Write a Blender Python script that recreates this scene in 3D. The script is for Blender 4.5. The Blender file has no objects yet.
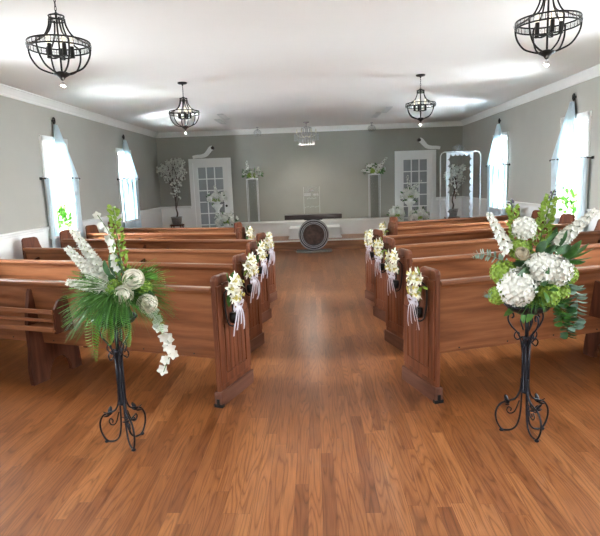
import bpy, bmesh, math, random
from mathutils import Vector, Matrix, Euler
random.seed(7)
PI = math.pi
S = bpy.context.scene
COL = S.collection
V = Vector

# ------------------------------------------------------------------ materials
def newmat(name):
    m = bpy.data.materials.new(name); m.use_nodes = True
    nt = m.node_tree; nt.nodes.clear()
    out = nt.nodes.new('ShaderNodeOutputMaterial')
    return m, nt, out

def N(nt, t, **kw):
    n = nt.nodes.new(t)
    for k, v in kw.items():
        if k in n.inputs: n.inputs[k].default_value = v
        else: setattr(n, k, v)
    return n

def principled(nt, out, color=(.8, .8, .8), rough=.5, metal=0., spec=.5):
    b = nt.nodes.new('ShaderNodeBsdfPrincipled')
    b.inputs['Base Color'].default_value = (*color, 1)
    b.inputs['Roughness'].default_value = rough
    b.inputs['Metallic'].default_value = metal
    b.inputs['Specular IOR Level'].default_value = spec
    nt.links.new(b.outputs[0], out.inputs[0])
    return b

def ramp(nt, fac, stops):
    r = nt.nodes.new('ShaderNodeValToRGB')
    e = r.color_ramp.elements
    while len(e) < len(stops): e.new(.5)
    for i, (p, c) in enumerate(stops):
        e[i].position = p; e[i].color = (*c, 1)
    nt.links.new(fac, r.inputs[0])
    return r

def plain(name, color, rough=.5, metal=0., var=.06, scale=40, spec=.5, bump=0.):
    """surface with a slight procedural mottling"""
    m, nt, out = newmat(name)
    b = principled(nt, out, color, rough, metal, spec)
    tc = N(nt, 'ShaderNodeTexCoord')
    no = N(nt, 'ShaderNodeTexNoise', Scale=scale, Detail=3.)
    nt.links.new(tc.outputs['Object'], no.inputs['Vector'])
    lo = tuple(max(0, c * (1 - var)) for c in color); hi = tuple(min(1, c * (1 + var)) for c in color)
    r = ramp(nt, no.outputs['Fac'], [(.3, lo), (.7, hi)])
    nt.links.new(r.outputs[0], b.inputs['Base Color'])
    if bump:
        bp = N(nt, 'ShaderNodeBump', Strength=bump, Distance=.01)
        nt.links.new(no.outputs['Fac'], bp.inputs['Height'])
        nt.links.new(bp.outputs[0], b.inputs['Normal'])
    return m

def wood(name, dark, mid, light, axis=0, rough=.32, scale=1., spec=.35):
    m, nt, out = newmat(name)
    b = principled(nt, out, mid, rough, 0, spec)
    tc = N(nt, 'ShaderNodeTexCoord')
    oi = N(nt, 'ShaderNodeObjectInfo')
    mp = N(nt, 'ShaderNodeMapping')
    sc = [14 * scale] * 3; sc[axis] = 1.1 * scale
    mp.inputs['Scale'].default_value = sc
    nt.links.new(tc.outputs['Object'], mp.inputs['Vector'])
    no = N(nt, 'ShaderNodeTexNoise', noise_dimensions='4D', Scale=.55, Detail=2., Roughness=.5)
    mu = N(nt, 'ShaderNodeMath', operation='MULTIPLY'); mu.inputs[1].default_value = 30
    nt.links.new(oi.outputs['Random'], mu.inputs[0])
    nt.links.new(mu.outputs[0], no.inputs['W'])
    nt.links.new(mp.outputs[0], no.inputs['Vector'])
    k = N(nt, 'ShaderNodeMath', operation='MULTIPLY'); k.inputs[1].default_value = 9
    nt.links.new(no.outputs['Fac'], k.inputs[0])
    pp = N(nt, 'ShaderNodeMath', operation='PINGPONG'); pp.inputs[1].default_value = 1
    nt.links.new(k.outputs[0], pp.inputs[0])
    fine = N(nt, 'ShaderNodeTexNoise', Scale=7., Detail=4., Roughness=.6)
    nt.links.new(mp.outputs[0], fine.inputs['Vector'])
    mx = N(nt, 'ShaderNodeMix', data_type='FLOAT'); mx.inputs[0].default_value = .5
    nt.links.new(pp.outputs[0], mx.inputs[2]); nt.links.new(fine.outputs['Fac'], mx.inputs[3])
    r = ramp(nt, mx.outputs[0], [(.12, dark), (.5, mid), (.88, light)])
    nt.links.new(r.outputs[0], b.inputs['Base Color'])
    return m

M = {}
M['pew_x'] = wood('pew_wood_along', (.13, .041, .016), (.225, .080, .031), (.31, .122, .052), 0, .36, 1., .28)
M['pew_z'] = wood('pew_wood_upright_shaded', (.075, .021, .009), (.135, .040, .017), (.19, .062, .027), 2, .38, 1., .25)  # same pew wood; shading of the end panels is put into this darker colour
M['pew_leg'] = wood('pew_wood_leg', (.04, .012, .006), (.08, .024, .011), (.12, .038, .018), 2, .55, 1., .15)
M['stage_wood'] = wood('stage_wood', (.16, .06, .025), (.27, .115, .05), (.36, .17, .08), 0)
M['plinth'] = wood('pew_plinth', (.07, .024, .014), (.12, .046, .028), (.17, .072, .046), 1, .4)

def floor_mat():
    m, nt, out = newmat('oak_strip_floor')
    b = principled(nt, out, (.4, .2, .08), .3)
    L = nt.links.new
    tc = N(nt, 'ShaderNodeTexCoord')
    sp = N(nt, 'ShaderNodeSeparateXYZ'); L(tc.outputs['Object'], sp.inputs[0])
    def mt(op, a, bb=None, c=None):
        n = N(nt, 'ShaderNodeMath', operation=op)
        for k, v in enumerate((a, bb, c)):
            if v is None: continue
            if isinstance(v, (int, float)): n.inputs[k].default_value = v
            else: L(v, n.inputs[k])
        return n.outputs[0]
    BW, BL = .068, 1.05
    xs = mt('DIVIDE', sp.outputs['X'], BW); row = mt('FLOOR', xs); fx = mt('FRACT', xs)
    wn = N(nt, 'ShaderNodeTexWhiteNoise', noise_dimensions='1D'); L(row, wn.inputs['W'])
    ys = mt('ADD', mt('DIVIDE', sp.outputs['Y'], BL), mt('MULTIPLY', wn.outputs['Value'], 7.3))
    seg = mt('FLOOR', ys); fy = mt('FRACT', ys)
    idv = N(nt, 'ShaderNodeCombineXYZ'); L(row, idv.inputs[0]); L(seg, idv.inputs[1])
    wid = N(nt, 'ShaderNodeTexWhiteNoise', noise_dimensions='2D'); L(idv.outputs[0], wid.inputs['Vector'])
    pid = wid.outputs['Value']
    # joint mask
    ex = mt('MULTIPLY', mt('MINIMUM', fx, mt('SUBTRACT', 1., fx)), BW)
    ey = mt('MULTIPLY', mt('MINIMUM', fy, mt('SUBTRACT', 1., fy)), BL)
    gap = mt('LESS_THAN', mt('MINIMUM', ex, ey), .0009)
    # grain: contour lines of a stretched noise, different on every board
    mp = N(nt, 'ShaderNodeMapping'); mp.inputs['Scale'].default_value = (22, 1.7, 1)
    L(tc.outputs['Object'], mp.inputs['Vector'])
    no = N(nt, 'ShaderNodeTexNoise', noise_dimensions='4D', Scale=.62, Detail=1.2, Roughness=.4)
    L(mp.outputs[0], no.inputs['Vector']); L(mt('MULTIPLY', pid, 60.), no.inputs['W'])
    pp = mt('PINGPONG', mt('MULTIPLY', no.outputs['Fac'], 24.), 1.)
    mp2 = N(nt, 'ShaderNodeMapping'); mp2.inputs['Scale'].default_value = (260, 7, 1)
    L(tc.outputs['Object'], mp2.inputs['Vector'])
    fine = N(nt, 'ShaderNodeTexNoise', Scale=1., Detail=3.); L(mp2.outputs[0], fine.inputs['Vector'])
    tone = ramp(nt, pid, [(0, (.20, .066, .020)), (.3, (.265, .094, .029)), (.75, (.305, .112, .036)), (1, (.37, .148, .052))])
    grain = ramp(nt, pp, [(0, (.50, .43, .37)), (.3, (.88, .86, .84)), (1, (1.1, 1.1, 1.1))])
    m1 = N(nt, 'ShaderNodeMix', data_type='RGBA', blend_type='MULTIPLY'); m1.inputs[0].default_value = .75
    L(tone.outputs[0], m1.inputs[6]); L(grain.outputs[0], m1.inputs[7])
    fr = ramp(nt, fine.outputs['Fac'], [(.3, (.76, .73, .70)), (.7, (1.12, 1.12, 1.12))])
    m2 = N(nt, 'ShaderNodeMix', data_type='RGBA', blend_type='MULTIPLY'); m2.inputs[0].default_value = .9
    L(m1.outputs[2], m2.inputs[6]); L(fr.outputs[0], m2.inputs[7])
    m3 = N(nt, 'ShaderNodeMix', data_type='RGBA')
    L(mt('MULTIPLY', gap, .7), m3.inputs[0]); L(m2.outputs[2], m3.inputs[6])
    m3.inputs[7].default_value = (.09, .03, .01, 1)
    L(m3.outputs[2], b.inputs['Base Color'])
    bp = N(nt, 'ShaderNodeBump', Strength=.2, Distance=.002, invert=True)
    L(gap, bp.inputs['Height']); L(bp.outputs[0], b.inputs['Normal'])
    return m
M['floor'] = floor_mat()
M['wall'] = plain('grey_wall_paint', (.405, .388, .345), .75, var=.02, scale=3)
M['back_wall'] = plain('grey_wall_paint_shaded', (.335, .326, .286), .75, var=.02, scale=3)  # same paint as the side walls; its shade is put into a darker colour
M['white_paint'] = plain('white_trim_paint', (.86, .85, .83), .45, var=.015, scale=5)
M['ceiling'] = plain('ceiling_paint', (.80, .765, .74), .85, var=.01, scale=2)
M['iron'] = plain('black_iron', (.016, .016, .022), .42, .6, var=.3, scale=90)
M['black'] = plain('black_metal', (.012, .011, .011), .45, .5, var=.3, scale=60)
M['bronze'] = plain('dark_bronze', (.04, .03, .028), .5, .3, var=.3, scale=60)
M['leaf'] = plain('green_leaf', (.05, .15, .022), .5, var=.45, scale=30)
M['grass'] = plain('bright_grass_green', (.075, .20, .026), .5, var=.5, scale=25)
M['fern'] = plain('fern_green', (.14, .38, .05), .5, var=.35, scale=25)
M['darkleaf'] = plain('dark_green_leaf', (.04, .105, .035), .5, var=.4, scale=30)
M['blueleaf'] = plain('grey_green_leaf', (.17, .26, .2), .5, var=.3, scale=30)
M['lime'] = plain('lime_floret', (.24, .36, .045), .6, var=.3, scale=60)
M['white_petal'] = plain('white_petal', (.74, .73, .67), .6, var=.06, scale=60)
M['cream_petal'] = plain('cream_petal', (.80, .775, .65), .6, var=.08, scale=60)
M['rose'] = plain('ivory_rose', (.74, .69, .57), .6, var=.07, scale=60)
M['blush'] = plain('dusty_bud', (.36, .30, .2), .6, var=.2, scale=60)
M['lavender'] = plain('purple_bud', (.10, .08, .14), .6, var=.3, scale=60)
M['yellow'] = plain('yellow_stamen', (.55, .45, .1), .6, var=.2, scale=60)
M['stem'] = plain('green_stem', (.10, .17, .04), .6, var=.3, scale=40)
M['bark'] = plain('brown_bark', (.09, .06, .045), .8, var=.4, scale=40)
M['ribbon'] = plain('pale_lilac_ribbon', (.52, .48, .53), .35, var=.08, scale=30)
M['pot'] = plain('grey_stone_pot', (.25, .24, .23), .8, var=.2, scale=30)
M['vent'] = plain('grey_vent', (.62, .6, .58), .5, var=.05)
M['silver'] = plain('silver_band', (.36, .35, .36), .4, .5, var=.12, scale=60)
M['candle'] = plain('ivory_candle_sleeve', (.75, .7, .55), .5, var=.04)
M['lace'] = plain('white_lace', (.8, .79, .8), .7, var=.05, scale=80)
M['blind'] = plain('white_blind', (.82, .83, .82), .6, var=.03)
M['console'] = wood('dark_mottled_console', (.010, .005, .005), (.05, .028, .026), (.36, .33, .31), 0, .3, .5)
M['disc'] = plain('mottled_brown_disc', (.11, .06, .045), .45, var=.5, scale=9)
M['ground'] = plain('lawn_outside', (.22, .3, .12), .9, var=.3, scale=2)

def glass(name, tint=(1, 1, 1), gloss=.12, fs=1.):
    m, nt, out = newmat(name)
    t = N(nt, 'ShaderNodeBsdfTransparent'); t.inputs[0].default_value = (*tint, 1)
    g = N(nt, 'ShaderNodeBsdfGlossy'); g.inputs['Roughness'].default_value = .08
    fr = N(nt, 'ShaderNodeLayerWeight', Blend=.15)
    ad = N(nt, 'ShaderNodeMath', operation='MULTIPLY_ADD'); ad.inputs[1].default_value = fs * .5; ad.inputs[2].default_value = gloss
    nt.links.new(fr.outputs['Facing'], ad.inputs[0])
    mx = N(nt, 'ShaderNodeMixShader')
    nt.links.new(ad.outputs[0], mx.inputs[0]); nt.links.new(t.outputs[0], mx.inputs[1]); nt.links.new(g.outputs[0], mx.inputs[2])
    nt.links.new(mx.outputs[0], out.inputs[0])
    return m
M['pane'] = glass('window_glass', (.97, .99, 1), .05)
M['acrylic'] = glass('clear_acrylic', (.985, .99, .99), .004, .1)
M['crystal'] = glass('crystal', (.93, .95, .96), .16)
def cut_crystal():
    m, nt, out = newmat('bright_cut_crystal')
    b = principled(nt, out, (.88, .89, .90), .12)
    tc = N(nt, 'ShaderNodeTexCoord'); no = N(nt, 'ShaderNodeTexNoise', Scale=60.); nt.links.new(tc.outputs['Object'], no.inputs['Vector'])
    r = N(nt, 'ShaderNodeMapRange'); r.inputs['To Min'].default_value = .25; r.inputs['To Max'].default_value = .75
    nt.links.new(no.outputs['Fac'], r.inputs[0])
    t = N(nt, 'ShaderNodeBsdfTransparent'); mx = N(nt, 'ShaderNodeMixShader')
    nt.links.new(r.outputs[0], mx.inputs[0]); nt.links.new(t.outputs[0], mx.inputs[1]); nt.links.new(b.outputs[0], mx.inputs[2])
    nt.links.new(mx.outputs[0], out.inputs[0]); return m
M['cut_crystal'] = cut_crystal()
M['dark_pane'] = plain('dim_door_glass', (.30, .305, .31), .3, var=.1, scale=3)

def sheer():
    m, nt, out = newmat('sheer_curtain')
    d = N(nt, 'ShaderNodeBsdfDiffuse'); d.inputs[0].default_value = (.74, .82, .86, 1)
    t = N(nt, 'ShaderNodeBsdfTranslucent'); t.inputs[0].default_value = (.70, .86, .92, 1)
    p = N(nt, 'ShaderNodeBsdfTransparent')
    tc = N(nt, 'ShaderNodeTexCoord')
    no = N(nt, 'ShaderNodeTexNoise', Scale=200., Detail=1.)
    nt.links.new(tc.outputs['Object'], no.inputs['Vector'])
    a = N(nt, 'ShaderNodeMixShader'); a.inputs[0].default_value = .27
    nt.links.new(d.outputs[0], a.inputs[1]); nt.links.new(t.outputs[0], a.inputs[2])
    r = N(nt, 'ShaderNodeMapRange'); r.inputs['To Min'].default_value = .0; r.inputs['To Max'].default_value = .006
    nt.links.new(no.outputs['Fac'], r.inputs[0])
    b = N(nt, 'ShaderNodeMixShader')
    nt.links.new(r.outputs[0], b.inputs[0]); nt.links.new(a.outputs[0], b.inputs[1]); nt.links.new(p.outputs[0], b.inputs[2])
    nt.links.new(b.outputs[0], out.inputs[0])
    return m
M['sheer'] = sheer()
def bulbmat():
    m, nt, out = newmat('lit_bulb')
    e = N(nt, 'ShaderNodeEmission', Strength=1.1); e.inputs[0].default_value = (1, .9, .68, 1)
    nt.links.new(e.outputs[0], out.inputs[0]); return m
M['bulb'] = bulbmat()

# ------------------------------------------------------------------ mesh helpers
def BM(): return bmesh.new()

def obj(name, bm, mat, parent=None, smooth=False, loc=None, rotz=None):
    me = bpy.data.meshes.new(name)
    bmesh.ops.recalc_face_normals(bm, faces=bm.faces) if smooth is not None else None
    bm.to_mesh(me); bm.free()
    mats = mat if isinstance(mat, (list, tuple)) else [mat]
    for mm in mats: me.materials.append(M[mm])
    if smooth:
        for p in me.polygons: p.use_smooth = True
    o = bpy.data.objects.new(name, me); COL.objects.link(o)
    if parent: o.parent = parent
    if loc: o.location = loc
    if rotz is not None: o.rotation_euler.z = rotz
    return o

def empty(name, label, cat, loc=(0, 0, 0), rotz=0., group=None):
    o = bpy.data.objects.new(name, None); COL.objects.link(o)
    o.empty_display_size = .1
    o.location = loc; o.rotation_euler.z = rotz
    o['label'] = label; o['category'] = cat
    if group: o['group'] = group
    return o

def struct(name, bm, mat, parent=None, smooth=False):
    o = obj(name, bm, mat, parent, smooth)
    if not parent: o['kind'] = 'structure'
    return o

def tag(o, label, cat, group=None):
    o['label'] = label; o['category'] = cat
    if group: o['group'] = group
    return o

def box(bm, x0, x1, y0, y1, z0, z1, mi=0, bev=0.):
    vs = [bm.verts.new((x, y, z)) for x in (x0, x1) for y in (y0, y1) for z in (z0, z1)]
    fs = []
    for q in ((0, 1, 3, 2), (4, 6, 7, 5), (0, 4, 5, 1), (2, 3, 7, 6), (0, 2, 6, 4), (1, 5, 7, 3)):
        f = bm.faces.new([vs[i] for i in q]); f.material_index = mi; fs.append(f)
    if bev:
        es = list({e for f in fs for e in f.edges})
        bmesh.ops.bevel(bm, geom=es, offset=bev, segments=2, affect='EDGES', profile=.6)
    return vs

def prism(bm, pts, axis, a, b, mi=0):
    """polygon (list of 2-D points) extruded along axis from a to b"""
    def P(p, t):
        if axis == 0: return (t, p[0], p[1])
        if axis == 1: return (p[0], t, p[1])
        return (p[0], p[1], t)
    A = [bm.verts.new(P(p, a)) for p in pts]; B = [bm.verts.new(P(p, b)) for p in pts]
    n = len(pts)
    f1 = bm.faces.new(A); f2 = bm.faces.new(list(reversed(B)))
    f1.material_index = f2.material_index = mi
    for i in range(n):
        f = bm.faces.new([A[i], B[i], B[(i + 1) % n], A[(i + 1) % n]]); f.material_index = mi
    f1.normal_update(); f2.normal_update(); bmesh.ops.triangulate(bm, faces=[f1, f2])

def catmull(pts, n=6, closed=False):
    P = [V(p) for p in pts]; out = []; L = len(P)
    rng = L if closed else L - 1
    for i in range(rng):
        if closed: p0, p1, p2, p3 = P[(i - 1) % L], P[i], P[(i + 1) % L], P[(i + 2) % L]
        else:
            p1, p2 = P[i], P[i + 1]
            p0 = P[i - 1] if i else p1 * 2 - p2
            p3 = P[i + 2] if i + 2 < L else p2 * 2 - p1
        for k in range(n):
            t = k / n
            out.append(.5 * ((2 * p1) + (p2 - p0) * t + (2 * p0 - 5 * p1 + 4 * p2 - p3) * t * t + (3 * p1 - p0 - 3 * p2 + p3) * t ** 3))
    if not closed: out.append(P[-1])
    return out

def tube(bm, pts, r, seg=6, closed=False, smooth_n=0, mi=0, flat=1.):
    if smooth_n: pts = catmull(pts, smooth_n, closed)
    P = [V(p) for p in pts]; n = len(P)
    R = r if callable(r) else (lambda t: r)
    t0 = (P[1] - P[0]).normalized()
    up = V((0, 0, 1)) if abs(t0.z) < .9 else V((1, 0, 0))
    u = t0.cross(up).normalized(); rings = []
    for i in range(n):
        if closed: t = P[(i + 1) % n] - P[i - 1]
        else: t = P[min(i + 1, n - 1)] - P[max(i - 1, 0)]
        if t.length < 1e-9: t = t0
        t = t.normalized()
        u = (u - t * u.dot(t))
        u = u.normalized() if u.length > 1e-6 else t.orthogonal().normalized()
        w = t.cross(u)
        rr = R(i / max(1, n - 1))
        rings.append([bm.verts.new(P[i] + (u * math.cos(a) + w * math.sin(a) * flat) * rr) for a in [2 * PI * k / seg for k in range(seg)]])
    for i in range(n if closed else n - 1):
        A, B = rings[i], rings[(i + 1) % n]
        for k in range(seg):
            f = bm.faces.new([A[k], A[(k + 1) % seg], B[(k + 1) % seg], B[k]]); f.material_index = mi
    if not closed:
        for ring in (rings[0], rings[-1]):
            f = bm.faces.new(ring); f.material_index = mi

def lathe(bm, prof, c=(0, 0, 0), seg=20, mi=0):
    rings = []
    for r, z in prof:
        rings.append([bm.verts.new((c[0] + r * math.cos(2 * PI * k / seg), c[1] + r * math.sin(2 * PI * k / seg), c[2] + z)) for k in range(seg)])
    for A, B in zip(rings, rings[1:]):
        for k in range(seg):
            f = bm.faces.new([A[k], A[(k + 1) % seg], B[(k + 1) % seg], B[k]]); f.material_index = mi
    for ring in (rings[0], rings[-1]):
        if prof[0 if ring is rings[0] else -1][0] > 1e-5:
            f = bm.faces.new(ring); f.material_index = mi

def ball(bm, c, r, mi=0, u=8, v=6, sz=1.):
    mat = Matrix.Translation(V(c)) @ Matrix.Diagonal((1, 1, sz, 1))
    res = bmesh.ops.create_uvsphere(bm, u_segments=u, v_segments=v, radius=r, matrix=mat)
    for f in {f for vv in res['verts'] for f in vv.link_faces}: f.material_index = mi

def frame_to(d, roll=0.):
    """matrix whose +Z points along d"""
    q = V(d).to_track_quat('Z', 'Y').to_matrix().to_4x4()
    return q @ Matrix.Rotation(roll, 4, 'Z')

def petal(bm, mx, L, W, curl=.3, cup=.2, mi=0, ns=4, tip=.25):
    """petal growing along +Y of mx, its face towards +Z"""
    rows = []
    for i in range(ns + 1):
        t = i / ns
        w = W * (math.sin(PI * (t * .82 + .1)) ** .8) * (1 if t < 1 else tip)
        y = L * t; z = curl * L * t * t
        rows.append([bm.verts.new(mx @ V((s * w * .5, y * (1 - .12 * abs(curl) * t), z + cup * abs(s) * w * .5))) for s in (-1, 0, 1)])
    for A, B in zip(rows, rows[1:]):
        for k in (0, 1):
            f = bm.faces.new([A[k], A[k + 1], B[k + 1], B[k]]); f.material_index = mi; f.smooth = True

def floret(bm, c, d, r, n=5, mi=0, curl=.2, ns=2, wf=.85):
    F = Matrix.Translation(V(c)) @ frame_to(d, random.random() * 6)
    for k in range(n):
        petal(bm, F @ Matrix.Rotation(2 * PI * k / n, 4, 'Z') @ Matrix.Rotation(.25, 4, 'X'), r, r * wf * .9, curl, .15, mi, max(ns, 3), .3)

def leafshape(bm, p, d, L, W, mi=0, droop=-.3, roll=0.):
    F = Matrix.Translation(V(p)) @ frame_to(d, roll) @ Matrix.Rotation(-PI / 2, 4, 'X') @ Matrix.Rotation(PI, 4, 'Y')
    # grow along d: local -Y of that frame
    F = Matrix.Translation(V(p)) @ frame_to(d, roll) @ Matrix.Rotation(PI / 2, 4, 'X')
    petal(bm, F, L, W, droop, .18, mi, 5, .08)

def rnd_dir(up=0.):
    while True:
        v = V((random.uniform(-1, 1), random.uniform(-1, 1), random.uniform(-1, 1)))
        if .1 < v.length < 1:
            v.normalize()
            if v.z >= up: return v

# ------------------------------------------------------------------ flower kinds (each returns a bmesh)
def rose_bm(c, d, r):
    bm = BM(); F = Matrix.Translation(V(c)) @ frame_to(d, random.random() * 6)
    for l, (n, R0, H, z0, fl) in enumerate(((3, .34, .70, .16, .70), (4, .52, .72, .06, .66), (4, .70, .66, -.02, .60), (5, .88, .56, -.12, .52), (5, 1.02, .40, -.20, .42))):
        for k in range(n):
            a0 = 2 * PI * (k + .4 * l) / n; span = 2 * PI / n * .72; jit = random.uniform(.9, 1.12)
            rows = []
            for j in range(6):
                v = j / 5; row = []
                for i in range(7):
                    u = i / 3 - 1; a = a0 + u * span
                    rad = r * R0 * jit * math.sin(PI * (.12 + fl * v)) + r * .05 * u
                    z = r * (z0 + H * v - .22 * H * u * u * v - (.66 - fl) * .5 * v ** 4)
                    row.append(bm.verts.new(F @ V((rad * math.cos(a), rad * math.sin(a), z))))
                rows.append(row)
            for A, B in zip(rows, rows[1:]):
                for i in range(6):
                    f = bm.faces.new([A[i], A[i + 1], B[i + 1], B[i]]); f.smooth = True
    ball(bm, F @ V((0, 0, .62 * r)), .17 * r)
    return bm

def hydrangea_bm(c, r, n=110, fr=.23):
    bm = BM(); c = V(c)
    ball(bm, c, r * .80, 0, 12, 8)
    for i in range(n):
        z = 1 - 2 * (i + .5) / n; a = i * 2.39996
        d = V((math.sqrt(1 - z * z) * math.cos(a), math.sqrt(1 - z * z) * math.sin(a), z))
        floret(bm, c + d * r * random.uniform(.84, .97), d + rnd_dir(-1) * .25, r * fr * random.uniform(.9, 1.15), 4)
    return bm

def spike_bm(a, b, r0, r1, n, fr, petals=5, bell=.5):
    """flower spike from base a to tip b with florets round its stem (material 0) and stem (material 1)"""
    bm = BM(); a, b = V(a), V(b); ax = (b - a).normalized(); u = ax.orthogonal().normalized(); w = ax.cross(u)
    tube(bm, [a, a.lerp(b, .5), b], lambda t: .0035 * (1 - .5 * t), 5, mi=1)
    for i in range(n):
        t = (i + .5) / n; ang = i * 2.39996
        rad = r0 + (r1 - r0) * t
        dr = u * math.cos(ang) + w * math.sin(ang)
        p = a.lerp(b, t) + dr * rad * .72
        floret(bm, p, dr + ax * bell, fr * (1.1 - .55 * t), petals, 0, .3)
    return bm

def bud_spike_bm(a, b, r0, r1, n, s):
    bm = BM(); a, b = V(a), V(b); ax = (b - a).normalized(); u = ax.orthogonal().normalized(); w = ax.cross(u)
    tube(bm, [a, a.lerp(b, .5), b], .004, 5, mi=1)
    for i in range(n):
        t = (i + .5) / n; ang = i * 2.39996; rad = r0 + (r1 - r0) * t
        dr = u * math.cos(ang) + w * math.sin(ang)
        p = a.lerp(b, t) + dr * rad * .7
        for k in range(3):
            d = (dr + ax * .7 + rnd_dir(-1) * .5).normalized()
            leafshape(bm, p, d, s * random.uniform(.8, 1.2), s * .62, 0, .2, random.random() * 6)
    return bm

def frond_bm(pts, w, n=22, mi=0):
    bm = BM(); P = catmull(pts, 8); m = len(P)
    tube(bm, P, lambda t: .0028 * (1 - .7 * t), 4, mi=mi)
    for i in range(n):
        t = .06 + .94 * i / n; k = min(m - 2, int(t * (m - 1)))
        p = P[k]; tan = (P[k + 1] - P[k]).normalized()
        side = tan.cross(V((0, -1, .35))).normalized()
        L = w * math.sin(PI * (t * .8 + .16)) ** .9
        for s in (-1, 1):
            leafshape(bm, p, (side * s + tan * .45).normalized(), L, L * .30 + .004, mi, -.15, 0 if s > 0 else PI)
    return bm

def grass_bm(c, n, rmin, rmax, up=.5, droop=.6, wid=.0038, front=0.):
    bm = BM(); c = V(c)
    for i in range(n):
        a = random.random() * 2 * PI; L = random.uniform(rmin, rmax)
        el = random.uniform(-.35, up)
        d = V((math.cos(a), math.sin(a), el)).normalized()
        d.y -= front * random.random()
        d.normalize()
        side = (d.cross(V((0, 0, 1))).normalized() + V((0, 0, random.uniform(-1.2, 1.2)))).normalized()
        rows = []
        for k in range(6):
            t = k / 5
            p = c + d * L * t + V((0, 0, -droop * L * t * t * random.uniform(.9, 1.1)))
            ww = wid * (1 - t * .9)
            rows.append((bm.verts.new(p - side * ww), bm.verts.new(p + side * ww + V((0, 0, wid * .4)))))
        for A, B in zip(rows, rows[1:]):
            bm.faces.new([A[0], A[1], B[1], B[0]])
    return bm

def trail_bm(pts, n, fr):
    bm = BM(); P = catmull(pts, 8)
    tube(bm, P, .0025, 5, mi=1)
    for i in range(n):
        p = P[int((i + .6) / n * (len(P) - 1))] + rnd_dir(-1) * fr * .6
        d = (V((random.uniform(-.6, .6), -1, random.uniform(-.3, .5)))).normalized()
        floret(bm, p, d, fr * random.uniform(.85, 1.15), 5, 0, .1, 3)
    return bm

def leaves_bm(c, n, r, L, W, up=-1., droop=-.3):
    bm = BM(); c = V(c)
    for i in range(n):
        d = rnd_dir(up)
        leafshape(bm, c + d * r * random.uniform(.3, 1), (d + rnd_dir(-1) * .3).normalized(), L * random.uniform(.7, 1.2), W, 0, droop, random.random() * 6)
    return bm

def lily_bm(c, d, r):
    bm = BM(); F = Matrix.Translation(V(c)) @ frame_to(d, random.random() * 6)
    for k in range(6):
        A = F @ Matrix.Rotation(2 * PI * k / 6, 4, 'Z') @ Matrix.Translation((0, .1 * r, .06 * (k % 2) * r)) @ Matrix.Rotation(.95, 4, 'X')
        petal(bm, A, r, r * .46, -.42, .22, 0, 4, .2)
    for k in range(4):
        e = F @ V((.16 * r * math.cos(k * 1.6), .16 * r * math.sin(k * 1.6), .75 * r))
        tube(bm, [F @ V((0, 0, 0)), e], .0015, 4, mi=1)
        ball(bm, e, .006, 1, 5, 4)
    return bm

# ------------------------------------------------------------------ camera
Rm = Matrix(((.0, 0, 0), (0, 0, 0), (0, 0, 0)))
F_PX = 537.
def camdir(u, v): return V((u - 300., -(v - 268.), -F_PX))
cy = camdir(312, 181).normalized()
cq = camdir(1312, 181 - 37)
cz = cq.cross(cy).normalized()
if cz.y < 0: cz = -cz
cx = cy.cross(cz)
Rm = Matrix((cx, cy, cz))
cam = bpy.data.cameras.new('camera'); co = bpy.data.objects.new('camera', cam); COL.objects.link(co)
co.matrix_world = Matrix.Translation((0, 0, 1.55)) @ Rm.to_4x4()
cam.sensor_fit = 'HORIZONTAL'; cam.sensor_width = 36; cam.lens = F_PX * 36 / 600
cam.clip_start = .05; cam.clip_end = 200
S.camera = co

# ------------------------------------------------------------------ the room
XL, XR, YB, YF, ZC = -3.78, 3.67, 13.4, -3.2, 2.84
RAIL = 1.02; TH = .16
bm = BM(); box(bm, XL - TH, XR + TH, YF, YB + TH, -.1, 0); struct('floor', bm, 'floor')
bm = BM(); box(bm, XL - TH, XR + TH, YF, YB + TH, ZC, ZC + .1); struct('ceiling', bm, 'ceiling')
bm = BM(); box(bm, -60, 60, -60, 60, -.45, -.35)
g = struct('ground', bm, 'ground')

WIN_Z0, WIN_Z1 = .90, 2.25
WL = [(4.5, 5.22), (7.66, 8.36), (10.62, 11.32), (1.4, 2.1)]
WR = [(4.3, 5.02), (7.38, 8.08), (10.36, 11.06), (1.3, 2.0)]

def side_wall(name, x0, x1, wins, inner):
    bm = BM()
    ys = [YF]
    for a, b in sorted(wins):
        box(bm, x0, x1, ys[-1], a, 0, RAIL, 1); box(bm, x0, x1, ys[-1], a, RAIL, ZC, 0)
        box(bm, x0, x1, a, b, 0, WIN_Z0, 1); box(bm, x0, x1, a, b, WIN_Z1, ZC, 0)
        ys.append(b)
    box(bm, x0, x1, ys[-1], YB + TH, 0, RAIL, 1); box(bm, x0, x1, ys[-1], YB + TH, RAIL, ZC, 0)
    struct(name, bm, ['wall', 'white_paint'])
side_wall('wall_left', XL - TH, XL, WL, XL)
side_wall('wall_right', XR, XR + TH, WR, XR)
# back wall with two door openings
DL, DR = (-2.93, -2.07), (2.12, 2.94); DTOP = 2.10
bm = BM()
for a, b in ((XL, DL[0]), (DL[1], DR[0]), (DR[1], XR)):
    box(bm, a, b, YB, YB + TH, RAIL, ZC, 0)
box(bm, XL, DL[0], YB, YB + TH, 0, RAIL, 1); box(bm, DR[1], XR, YB, YB + TH, 0, RAIL, 1)
box(bm, DL[1], DR[0], YB, YB + TH, 0, RAIL, 0)
for a, b in (DL, DR): box(bm, a, b, YB, YB + TH, DTOP, ZC, 0)
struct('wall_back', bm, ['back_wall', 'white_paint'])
# unseen entrance wall behind the camera: piers, header, open gap widened for light
bm = BM()
box(bm, XL, -3.3, YF - TH, YF, 0, ZC); box(bm, 3.2, XR, YF - TH, YF, 0, ZC); box(bm, -3.3, 3.2, YF - TH, YF, 2.72, ZC)
struct('wall_front', bm, 'wall')

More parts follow.
